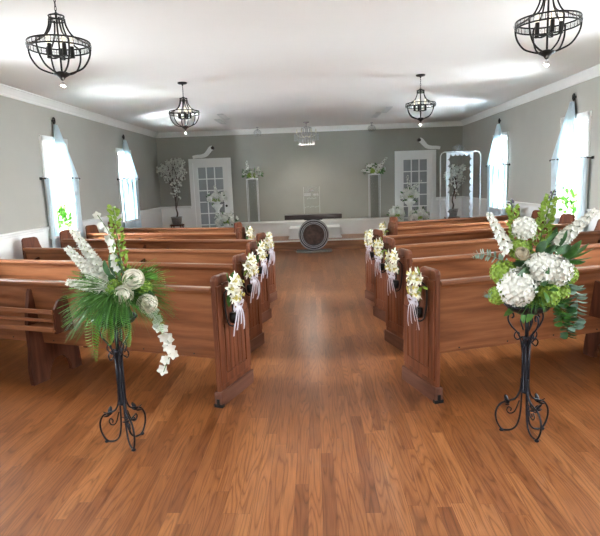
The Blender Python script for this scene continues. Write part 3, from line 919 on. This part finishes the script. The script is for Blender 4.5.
# crystal chandelier over the stage
cc = empty('crystal_chandelier', 'small clear crystal chandelier hanging over the stage', 'chandelier', (-.09, 12.2, ZC))
bm = BM(); lathe(bm, [(.07, 0), (.07, -.012), (.02, -.03), (.006, -.05)], (0, 0, 0), 16); obj('canopy', bm, 'silver', cc, True)
bm = BM(); tube(bm, [(0, 0, -.04), (0, 0, -.45)], .007, 6); obj('stem', bm, 'silver', cc, True)
for r, z, n, ln in ((.11, -.13, 14, .12), (.26, -.26, 26, .14), (.17, -.38, 18, .11)):
    bm = BM(); tube(bm, ring_pts(r, z, 32), .005, 5, closed=True)
    for k in range(3):
        a = 2 * PI * k / 3; tube(bm, [(r * math.cos(a), r * math.sin(a), z), (0, 0, z + .04)], .004, 5)
    rg = obj('ring', bm, 'silver', cc, True)
    for k in range(n):
        a = 2 * PI * k / n; bm = BM(); cx_, cy_ = r * math.cos(a), r * math.sin(a)
        prof = []
        for j in range(4):
            z0 = z - .004 - j * ln / 4
            prof += [(.003, z0), (.013, z0 - ln / 9), (.011, z0 - ln / 6), (.003, z0 - ln / 4.2)]
        lathe(bm, prof, (cx_, cy_, 0), 6); obj('crystal_strand', bm, 'cut_crystal', rg)
for k in range(6):
    a = 2 * PI * k / 6; c, s = math.cos(a), math.sin(a)
    bm = BM(); tube(bm, [(0, 0, -.30), (.1 * c, .1 * s, -.33), (.21 * c, .21 * s, -.27), (.21 * c, .21 * s, -.23)], .005, 5, smooth_n=4); lathe(bm, [(.02, -.23), (.025, -.22), (.01, -.215), (.009, -.16), (.001, -.15)], (.21 * c, .21 * s, 0), 8)
    obj('candle_arm', bm, 'candle', cc, True)

# two little glass ceiling pendants by the back wall
for x, t in ((-1.24, 'little clear glass pendant by the back wall above the left flower column'), (1.43, 'little clear glass pendant by the back wall above the right flower column')):
    p = empty('glass_pendant', t, 'pendant light', (x, 12.9, ZC), 0, 'little glass pendants')
    bm = BM(); lathe(bm, [(.035, 0), (.035, -.01), (.006, -.018), (.005, -.05), (.02, -.052), (.02, -.075), (.004, -.08)], (0, 0, 0), 12); obj('fitting', bm, 'silver', p, True)
    bm = BM(); lathe(bm, [(.025, -.055), (.075, -.08), (.095, -.13), (.09, -.18), (.06, -.205)], (0, 0, 0), 16); sh = obj('glass_shade', bm, 'crystal', p, True)

# ceiling vents
for x, y0, y1, t in ((-1.66, 10.25, 11.05, 'slim grey ceiling vent, left pair, nearer the aisle'), (-1.86, 11.05, 11.85, 'slim grey ceiling vent, left pair, nearer the left wall'),
                     (1.36, 11.0, 11.8, 'slim grey ceiling vent, right pair, farther back'), (1.46, 10.2, 11.0, 'slim grey ceiling vent, right pair, nearer the camera')):
    v = empty('ceiling_vent', t, 'vent', (x, y0, ZC), 0, 'slim ceiling vents')
    bm = BM(); L = y1 - y0
    box(bm, -.06, -.045, 0, L, -.014, 0); box(bm, .045, .06, 0, L, -.014, 0); box(bm, -.045, .045, 0, .015, -.014, 0); box(bm, -.045, .045, L - .015, L, -.014, 0)
    obj('frame', bm, 'vent', v)
    bm = BM()
    for k in range(5): prism(bm, [(-.042 + k * .018, -.002), (-.038 + k * .018, -.002), (-.03 + k * .018, -.013), (-.034 + k * .018, -.013)], 1, .015, L - .015)
    obj('louvre', bm, 'vent', v)

# ------------------------------------------------------------------ curtains
def curtain(x, s, hook_y, y_far, y_near, side_far, wins, closed, label):
    """s: +1 room towards +x.  drape gathered at a medallion above the window, falling to two swing arms"""
    root = empty('curtain', label, 'curtain', (x, hook_y, 0), 0, 'sheer window curtains')
    ZH, ZA, ZB = 2.53, 1.70, .30
    yf, yn = y_far - hook_y, y_near - hook_y
    def sheet(name, f, ns, nt, th=.0015):
        bm = BM(); g = [[bm.verts.new(f(i / ns, j / nt)) for i in range(ns + 1)] for j in range(nt + 1)]
        for j in range(nt):
            for i in range(ns):
                fc = bm.faces.new([g[j][i], g[j][i + 1], g[j + 1][i + 1], g[j + 1][i]]); fc.smooth = True
        o = obj(name, bm, 'sheer', root, None); md = o.modifiers.new('t', 'SOLIDIFY'); md.thickness = th
        return o
    near_in = yn if closed else yn * .55
    def drape(u, t):
        w0, w1 = -.035, .035
        e = t ** .85
        ya = w0 + (near_in - w0) * e; yb = w1 + (yf - w1) * e
        y = ya + (yb - ya) * u
        zb = ZA + .02 if closed else ZA - .40 * math.sin(PI * u) ** .8
        z = ZH - .03 + (zb - (ZH - .03)) * t
        amp = .012 + .022 * t
        return (s * (.045 + .03 * t + amp * math.sin(u * 2 * PI * 6 + .6) + .010 * math.sin(u * 2 * PI * 13)), y, z)
    sheet('drape', drape, 72, 14)
    tl = []
    if closed: tl = [(yn - .01, yn * .10), (yn * .42, yf * .45), (yf * .15, yf + .01)]
    else: tl = [(yn - .02, yn * .50), (yf * .50, yf + .02)]
    for k, (a, b) in enumerate(tl):
        a, b = min(a, b), max(a, b)
        def tail(u, t, a=a, b=b, k=k):
            m = (a + b) / 2; w = (b - a) * (1 - .18 * math.sin(PI * min(1, t * 1.2)))
            return (s * (.06 + .018 * math.sin(u * 2 * PI * 4 + k) + .006 * math.sin(u * 2 * PI * 9)), m + (u - .5) * w, ZA + .03 + (ZB - ZA) * t)
        sheet('tail', tail, 40, 10)
    bm = BM()
    tube(bm, [(s * .03, 0.030 * math.cos(q), ZH + .03 + .042 * math.sin(q)) for q in [2 * PI * k / 20 for k in range(20)]], .010, 8, closed=True)
    tube(bm, [(0, 0, ZH + .03), (s * .035, 0, ZH + .03)], .012, 8); ball(bm, (s * .04, 0, ZH + .03), .014, 0, 8, 6)
    obj('medallion', bm, 'black', root, True)
    for yy, nm in ((yf, 0), (yn, 1)):
        sg = 1 if yy > 0 else -1
        bm = BM()
        tube(bm, [(0, yy + sg * .03, ZA + .02), (s * .08, yy + sg * .03, ZA + .025), (s * .09, yy + sg * .0, ZA + .03), (s * .09, yy * .55, ZA + .03)], .007, 6, smooth_n=4)
        lathe(bm, [(.016, -.018), (.018, 0), (.016, .018)], (s * .012, yy + sg * .03, ZA + .02), 8)
        ball(bm, (s * .09, yy * .55, ZA + .03), .013, 0, 8, 6); ball(bm, (s * .08, yy + sg * .045, ZA + .022), .014, 0, 8, 6)
        obj('swing_arm', bm, 'black', root, True)
curtain(XL, 1, 8.03, 8.55, 7.52, 1, None, False, 'sheer pale blue curtain swagged over the nearer left window')
curtain(XL, 1, 10.98, 11.52, 10.52, 1, None, True, 'sheer pale blue curtain closed across the far left window')
curtain(XR, -1, 7.76, 8.27, 7.24, 1, None, False, 'sheer pale blue curtain swagged over the nearer right window')
curtain(XR, -1, 10.74, 11.27, 10.22, 1, None, True, 'sheer pale blue curtain closed across the far right window')

# plants on the window sills
def sill_plant(loc, label, white):
    r = empty('potted_plant', label, 'potted plant', loc)
    bm = BM(); lathe(bm, [(.032, 0), (.042, .07), (.044, .075), (.038, .075), (.02, .06)], (0, 0, 0), 14); obj('pot', bm, 'white_paint', r, True)
    bm = BM()
    for k in range(90):
        d = V((random.uniform(-.25, .25), random.uniform(-1, 1), random.uniform(.0, 1.3))).normalized()
        leafshape(bm, V((0, 0, .09)) + V((d.x * .05, d.y * .17, d.z * .24)) * random.uniform(.2, 1.3), (d + rnd_dir(-1) * .5).normalized(), .10, .05, 0, -.3, random.random() * 6)
    obj('foliage', bm, 'fern', r)
    if white:
        for k in range(3):
            obj('blossom', trail_bm([(0, -.08 + k * .08, .2), (0, -.1 + k * .1, .34), (0, -.11 + k * .11, .44)], 6, .022), ['white_petal', 'stem'], r)
    for o in [q for q in COL.objects if q.parent == r and q.name.startswith('foliage')]: pass
    return r
sill_plant((XL + .035, 7.98, WIN_Z0), 'bright green leafy plant on the nearer left window sill', False)
sill_plant((XR - .035, 7.72, WIN_Z0), 'leafy green plant with white blossom on the nearer right window sill', True)

# ------------------------------------------------------------------ console with ring base, acrylic stand
ct = empty('console_table', 'dark console table on a big silver-banded ring base before the stage', 'table', (.0, 11.84, 0))
bm = BM(); box(bm, -.39, .39, -.14, .14, 0, .04, bev=.006); obj('base_plate', bm, 'pot', ct)
bm = BM()
def annulus(bm, r0, r1, y0, y1, cz, n=48, mi=0):
    A = []
    for k in range(n):
        a = 2 * PI * k / n; c, s = math.cos(a), math.sin(a)
        A.append([bm.verts.new((r * c, y, cz + r * s)) for r, y in ((r0, y0), (r1, y0), (r1, y1), (r0, y1))])
    for k in range(n):
        p, q = A[k], A[(k + 1) % n]
        for j in range(4):
            f = bm.faces.new([p[j], p[(j + 1) % 4], q[(j + 1) % 4], q[j]]); f.material_index = mi
CZ = .385
annulus(bm, .235, .335, -.12, .12, CZ); rg = obj('ring', bm, 'bronze', ct)
for r0, r1 in ((.312, .334), (.268, .285), (.238, .252)):
    bm = BM(); annulus(bm, r0, r1, -.132, -.118, CZ); obj('silver_band', bm, 'silver', rg)
bm = BM(); tube(bm, [(0, .06, CZ), (0, .09, CZ)], .24, 40); obj('centre_disc', bm, 'disc', rg)
bm = BM(); box(bm, -.62, .62, -.19, .19, .735, .83, bev=.006); obj('tabletop', bm, 'console', ct)
bm = BM(); box(bm, -.2, .2, -.12, .12, .71, .736); obj('bracket', bm, 'black', ct)

ac = empty('acrylic_stand', 'clear acrylic memorial panel with frosted white marks standing on the dark console', 'acrylic stand', (-.02, 11.84, .83))
bm = BM(); box(bm, -.175, .175, -.006, .006, 0, .62, bev=.002); pn = obj('clear_panel', bm, 'acrylic', ac)
bm = BM(); box(bm, -.16, .16, -.05, .05, 0, .016, bev=.003); obj('foot', bm, 'acrylic', ac)
bm = BM()
for sx in (-1, 1):
    box(bm, sx * .172 - .003, sx * .172 + .003, -.008, -.0062, .02, .6)
obj('bright_edge', bm, 'lace', pn)
random.seed(21)
def mark(name, boxes):
    bm = BM()
    for q in boxes: box(bm, q[0], q[1], -.0085, -.0062, q[2], q[3])
    obj(name, bm, 'lace', pn)
bm = BM()
lathe(bm, [(.002, 0), (.045, .004), (.05, .02), (.03, .04), (.001, .046)], (0, -.009, .50), 12)
for v in bm.verts: v.co.y = -.009 + (v.co.y + .009) * .12
obj('frosted_flower', bm, 'lace', pn)
x = -.165
for w in (.028, .03, .024, .03, .026):
    mark('frosted_mark', [(x, x + .008, .40, .455), (x + w - .008, x + w, .40, .455), (x, x + w, .445, .457), (x, x + w, .405, .416)]); x += w + .003
x = .03
for w in (.03, .026, .03, .026):
    mark('frosted_mark', [(x, x + .009, .40, .455), (x, x + w, .428, .44), (x + w - .008, x + w, .40, .44)]); x += w + .003
for k in range(6):
    xx = -.1 + k * .035; mark('frosted_mark', [(xx, xx + .02, .335 + .012 * (k % 2), .345 + .012 * (k % 2))])
for k in range(9):
    xx = -.15 + k * .036; mark('frosted_mark', [(xx, xx + .016, .15 + .01 * (k % 3), .158 + .01 * (k % 3))])

# ------------------------------------------------------------------ acrylic columns with flowers on the ledge
def small_flowers(root, c, rx, ry, rz, n, fr, mat='white_petal', leaves=40, L=.09):
    for k in range(n):
        d = rnd_dir(-.3); d.y = -abs(d.y)
        p = V(c) + V((d.x * rx, d.y * ry, d.z * rz)) * random.uniform(.5, 1)
        bm = BM(); floret(bm, p, d, fr, 6, 0, .3, 3); floret(bm, p + d * .008, d, fr * .6, 5, 0, .6, 2)
        obj('blossom', bm, mat, root)
    bm = BM()
    for k in range(leaves):
        d = rnd_dir(-.6)
        leafshape(bm, V(c) + V((d.x * rx, d.y * ry, d.z * rz)) * random.uniform(.2, .9), (d + rnd_dir(-1) * .5).normalized(), L, L * .4, 0, -.3, random.random() * 6)
    return bm
def column(x, label, flabel, spikes):
    y, z0, z1 = 13.16, .60, 1.64
    c = empty('column_stand', label, 'pedestal', (x, y, z0), 0, 'clear flower columns')
    h = z1 - z0; w = .125
    bm = BM()
    for a, b, cc_, d in ((-w, w, -w, -w + .006), (-w, w, w - .006, w), (-w, -w + .006, -w, w), (w - .006, w, -w, w)): box(bm, a, b, cc_, d, 0, h)
    bd = obj('clear_body', bm, 'acrylic', c)
    bm = BM()
    for sx in (-1, 1):
        for sy in (-1, 1): box(bm, sx * w - .006, sx * w + .006, sy * w - .006, sy * w + .006, 0, h)
    obj('edge_strip', bm, 'lace', bd)
    bm = BM(); box(bm, -w - .008, w + .008, -w - .008, w + .008, h, h + .02, bev=.003); obj('top_plate', bm, 'lace', c)
    f = empty('flower_arrangement', flabel, 'flower arrangement', (x, y, z1 + .02))
    bm = BM(); lathe(bm, [(.05, 0), (.075, .03), (.07, .05), (.04, .06)], (0, 0, 0), 12); obj('bowl', bm, 'white_paint', f, True)
    lb = small_flowers(f, (0, 0, .11), .27, .12, .13, 20, .058, leaves=80); obj('foliage', lb, 'leaf', f)
    for a, b in spikes: obj('white_delphinium', spike_bm(a, b, .035, .015, 16, .038), ['white_petal', 'stem'], f)
    for k in range(3): obj('green_hydrangea', hydrangea_bm((random.uniform(-.1, .1), -.08, .08), .06, 30, .35), 'lime', f)
random.seed(31)
column(-1.45, 'clear acrylic column left of the console, on the white ledge', 'white and green flowers on top of the left clear column', [((-.08, -.02, .1), (-.11, -.02, .42)), ((.08, 0, .1), (.17, 0, .27))])
column(1.50, 'clear acrylic column right of the console, on the white ledge', 'white and green flowers on top of the right clear column', [((.1, -.02, .12), (.30, -.02, .38)), ((-.1, 0, .08), (-.30, -.02, .10))])

# white pedestals with bouquets before the doors
def white_pedestal(loc, h, label):
    p = empty('white_pedestal', label, 'pedestal', loc, 0)
    bm = BM(); lathe(bm, [(.14, 0), (.14, .03), (.11, .05), (.06, .09), (.045, .14), (.05, h * .5), (.045, h - .12), (.07, h - .07), (.12, h - .03), (.12, h)], (0, 0, 0), 20)
    obj('shaft', bm, 'white_paint', p, True)
    bm = BM(); lathe(bm, [(.13, h - .0), (.135, h + .008), (.13, h + .016)], (0, 0, 0), 20); obj('top_plate', bm, 'white_paint', p, True)
def door_bouquet(loc, rx, rz, n, label, spikes, dark):
    f = empty('flower_arrangement', label, 'flower arrangement', loc)
    bm = BM(); lathe(bm, [(.05, 0), (.085, .05), (.08, .09), (.05, .10)], (0, 0, 0), 14); obj('bowl', bm, 'white_paint', f, True)
    lb = small_flowers(f, (0, 0, .14), rx, .14, rz, n * 2, .07, leaves=60, L=.075); obj('foliage', lb, dark, f)
    bm = leaves_bm((0, -.02, .12), 26 if dark != 'fern' else 60, rx * .9, .07, .03); obj('foliage', bm, 'leaf', f)
    for a, b in spikes: obj('white_delphinium', spike_bm(a, b, .04, .015, 16, .042), ['white_petal', 'stem'], f)
    for k in range(3): obj('green_hydrangea', hydrangea_bm((random.uniform(-.12, .12), -.12, .12), .05, 30, .35), 'lime', f)
    for k in range(3): obj('white_hydrangea', hydrangea_bm(((k - 1) * rx * .55, -.13, .13 + .05 * (k % 2)), .07, 40, .3), 'white_petal', f)
random.seed(41)
white_pedestal((-2.2, 12.4, 0), 1.08, 'tall white turned pedestal in front of the left white door')
door_bouquet((-2.2, 12.4, 1.096), .24, .15, 14, 'white and lime bouquet on the tall pedestal in front of the left door', [((0, -.05, .2), (-.02, -.05, .44)), ((.06, -.05, .15), (.22, -.05, .3))], 'darkleaf')
white_pedestal((-1.99, 12.2, 0), .58, 'short white pedestal just right of the left white door')
door_bouquet((-1.99, 12.2, .596), .27, .16, 16, 'low white and dark green bouquet beside the left door', [((-.05, -.05, .2), (-.22, -.08, .32)), ((.02, -.05, .15), (.16, -.05, .36))], 'darkleaf')
white_pedestal((2.22, 12.4, 0), 1.0, 'tall white turned pedestal in front of the right white door')
door_bouquet((2.22, 12.4, 1.016), .2, .15, 12, 'white spiky bouquet on the tall pedestal in front of the right door', [((0, -.05, .2), (-.07, -.05, .58)), ((.05, -.05, .2), (.24, -.05, .46)), ((.0, -.05, .2), (.12, -.05, .38))], 'leaf')
white_pedestal((1.90, 12.3, 0), .60, 'short white pedestal just left of the right white door')
door_bouquet((1.90, 12.3, .616), .18, .14, 12, 'low white and lime bouquet left of the right door', [((0, -.05, .12), (-.1, -.06, .3))], 'leaf')
white_pedestal((2.37, 12.1, 0), .55, 'short white pedestal below the right white door')
door_bouquet((2.37, 12.1, .566), .22, .13, 8, 'low bouquet of large green leaves below the right door', [((.0, -.05, .2), (.02, -.05, .34))], 'fern')

# swan-neck pediment scrolls over the doors
def scroll(loc, sg, label):
    o = empty('pediment_scroll', label, 'ornament', loc, 0, 'swan neck pediment scrolls')
    pts = [(-.42, 0), (-.32, .015), (-.2, .02), (-.1, .05), (-.03, .12), (.03, .19), (.07, .205)]
    P = catmull([(sg * a, 0, b) for a, b in pts], 5)
    bm = BM(); top, bot = [], []
    n = len(P)
    rings = []
    for i, p in enumerate(P):
        t = (P[min(i + 1, n - 1)] - P[max(i - 1, 0)]).normalized(); nrm = V((-t.z, 0, t.x))
        if nrm.z < 0: nrm = -nrm
        w = .034 + .022 * i / n
        rings.append([bm.verts.new(p + nrm * a + V((0, y, 0))) for a, y in ((-w, -.03), (w, -.04), (w, .03), (-w, .03))])
    for A, B in zip(rings, rings[1:]):
        for k in range(4): bm.faces.new([A[k], A[(k + 1) % 4], B[(k + 1) % 4], B[k]])
    bm.faces.new(rings[0]); bm.faces.new(rings[-1])
    zmin = min(v.co.z for v in bm.verts)
    for v in bm.verts: v.co.z -= zmin
    obj('moulding', bm, 'white_paint', o)
    bm = BM(); c = V((sg * .085, -.03, .205 - zmin))
    tube(bm, [c + V((0, .06, 0)), c + V((0, -.02, 0))], .040, 16)
    for k in range(6): ball(bm, c + V((.022 * math.cos(k), -.022, .022 * math.sin(k))), .014, 0, 6, 5)
    obj('rosette', bm, 'bronze', o)
scroll((-2.48, YB - .03, DTOP + .095), 1, 'white swan neck scroll with dark rosette on top of the left door frame')
scroll((2.70, YB - .03, DTOP + .095), -1, 'white swan neck scroll with dark rosette on top of the right door frame')

# ------------------------------------------------------------------ blossom trees and the white frame
def blossom_tree(loc, h, label, seed, lean=0., dense=1.):
    random.seed(seed)
    t = empty('blossom_tree', label, 'artificial tree', loc, 0, 'potted blossom trees')
    bm = BM(); lathe(bm, [(.10, 0), (.13, .16), (.14, .17), (.14, .185), (.12, .185), (.10, .16)], (0, 0, 0), 20); obj('pot', bm, 'pot', t, True)
    bm = BM(); tips = []
    tube(bm, [(0, 0, .14), (.03, 0, .26), (.005, .0, .40), (.02 + lean * .9, 0, .66)], lambda q: .022 - .008 * q, 7, smooth_n=5)
    def grow(p, d, L, r, lv):
        q = p + d * L
        m = p + d * L * .5 + rnd_dir(-1) * L * .08
        tube(bm, [p, m, q], lambda tt: r * (1 - .45 * tt), 5, smooth_n=3); tips.append(m); tips.append(q)
        if lv:
            for k in range(3):
                e = (d + V((0, 0, .25)) + rnd_dir(-.4) * .62).normalized(); grow(q, e, L * .66, r * .6, lv - 1)
    s = (h - .6) / .95
    for k in range(7):
        a = 2 * PI * k / 7; sp = .24 if k else .02
        grow(V((.02 + lean * .9, 0, .36 + .045 * k if k else .58)), V((sp * math.cos(a), sp * math.sin(a), .95)).normalized(), .36 * s, .010, 2)
    obj('trunk', bm, 'bark', t, True)
    bm = BM()
    for p in tips:
        for k in range(int(4.5 * dense)):
            d = rnd_dir(-1); floret(bm, p + d * random.uniform(.01, .06), d, .032, 5, 0, .3, 2)
    b = obj('blossom', bm, 'white_petal', t); b['kind'] = 'stuff'
    return t
bm = BM()
for sx in (-1, 1):
    for sy in (-1, 1): tube(bm, [(sx * .15, sy * .15, 0), (sx * .11, sy * .11, .60)], .016, 8)
lathe(bm, [(.17, .60), (.175, .61), (.17, .63)], (0, 0, 0), 24)
o = obj('plant_stool', bm, 'pew_leg', None, False, (-3.30, 12.95, 0)); tag(o, 'small wooden stool under the blossom tree in the left back corner', 'stool', 'plant stools')
o2 = o.copy(); COL.objects.link(o2); o2.location = (3.15, 12.3, 0); o2['label'] = 'small wooden stool under the blossom tree behind the white frame'
blossom_tree((-3.30, 12.95, .63), 1.75, 'white blossom tree in a grey pot in the left back corner', 51)
blossom_tree((3.15, 12.3, .63), 1.25, 'white blossom tree seen through the tall white frame', 52, .06, .7)

fr = empty('photo_frame', 'tall white rounded frame with scalloped lace edging by the right wall', 'frame', (3.03, 11.2, 0))
W_, H_ = .405, 2.03
bm = BM(); pts = [(-W_, 0, .0), (-W_, 0, H_ - .08), (-W_ + .025, 0, H_ - .025), (-W_ + .08, 0, H_), (W_ - .08, 0, H_), (W_ - .025, 0, H_ - .025), (W_, 0, H_ - .08), (W_, 0, 0)]
tube(bm, pts, .008, 8); obj('outer_tube', bm, 'white_paint', fr, True)
for sx in (-1, 1):
    bm = BM(); box(bm, sx * W_ - .03, sx * W_ + .03, -.2, .2, 0, .025, bev=.004); obj('foot', bm, 'white_paint', fr)
def scallop(bm, p, q, inward, n, w, rad):
    p, q, inward = V(p), V(q), V(inward)
    d = (q - p) / n
    for i in range(n):
        c = p + d * (i + .5)
        ring = [c + inward * w + (inward * math.sin(a) * rad + d.normalized() * -math.cos(a) * d.length * .5) for a in [PI * k / 8 for k in range(9)]]
        base = [p + d * i, p + d * (i + 1)]
        poly = [base[0]] + ring + [base[1]]
        A = [bm.verts.new(v) for v in poly]; B = [bm.verts.new(v + V((0, .008, 0))) for v in poly]
        f1 = bm.faces.new(A); f2 = bm.faces.new(list(reversed(B)))
        m = len(A)
        for k in range(m): bm.faces.new([A[k], B[k], B[(k + 1) % m], A[(k + 1) % m]])
        f1.normal_update(); f2.normal_update(); bmesh.ops.triangulate(bm, faces=[f1, f2])
IX0, IX1 = -.285, .255
for nm, p, q, iw, n in (('lace_edge', (IX0, -.01, .3), (IX0, -.01, H_ - .02), (1, 0, 0), 13), ('lace_edge', (IX1, -.01, .3), (IX1, -.01, H_ - .02), (-1, 0, 0), 13), ('lace_edge', (IX0, -.012, H_ - .015), (IX1, -.012, H_ - .015), (0, 0, -1), 6)):
    bm = BM(); scallop(bm, p, q, iw, n, .012, .058); obj(nm, bm, 'lace', fr)
bm = BM()
for z in (.3,): tube(bm, [(-W_, 0, z), (W_, 0, z)], .008, 6)
obj('crossbar', bm, 'white_paint', fr, True)
bm = BM()
for k, (a, z, r) in enumerate(((-.12, .0, .05), (-.06, .03, .055), (.0, .01, .05))):
    tube(bm, [(a + r * math.cos(q), -.01, H_ + .055 + z + r * math.sin(q)) for q in [2 * PI * j / 16 for j in range(16)]], .006, 6, closed=True)
obj('top_flourish', bm, 'silver', fr, True)

# ------------------------------------------------------------------ light
w = bpy.data.worlds.new('world'); S.world = w; w.use_nodes = True
nt = w.node_tree; bg = nt.nodes['Background']
bg.inputs[0].default_value = (.86, .94, 1, 1); bg.inputs[1].default_value = 1.72
def area(name, loc, rot, sx, sy, power, color):
    l = bpy.data.lights.new(name, 'AREA'); l.shape = 'RECTANGLE'; l.size = sx; l.size_y = sy; l.energy = power; l.color = color
    o = bpy.data.objects.new(name, l); COL.objects.link(o); o.location = loc; o.rotation_euler = rot
    return o
# daylight outside every window: open sky, and sunlit ground that bounces up to the ceiling
for wins, x, s in ((WL, XL, 1), (WR, XR, -1)):
    for a, b in wins:
        y = (a + b) / 2
        area('daylight', (x - s * .75, y, 1.75), (0, -s * PI / 2, 0), 1.6, 1.0, (220 if y < 6 else 850 if y < 9 else 4500), (.90, .96, 1))
        d = V((s * 1.5, 0, 1.9)).normalized()
        o = area('ground_bounce', (x - s * 1.25, y, -.1), (0, 0, 0), 1.2, 1.2, (40 if y < 6 else 380 if y < 9 else 900), (.95, .98, 1))
        o.rotation_euler = d.to_track_quat('-Z', 'Y').to_euler()
for loc, pw in [(V(l) + V((0, 0, -.615)), 9 if l[1] < 5 else 36) for (l, t) in LAMPS] + [(V((-.09, 12.2, ZC - .42)), 52)]:  # added down-facing fill spots at the chandeliers, to brighten the room
    p = bpy.data.lights.new('added_fill_spot', 'SPOT'); p.energy = pw; p.color = (1, .93, .83); p.shadow_soft_size = .012
    p.spot_size = math.radians(172); p.spot_blend = .6
    o = bpy.data.objects.new('added_fill_spot', p); COL.objects.link(o); o.location = loc

S.view_settings.view_transform = 'Standard'
S.view_settings.look = 'None'
S.view_settings.gamma = 1
S.view_settings.use_curve_mapping = False
S.view_settings.exposure = 1.2
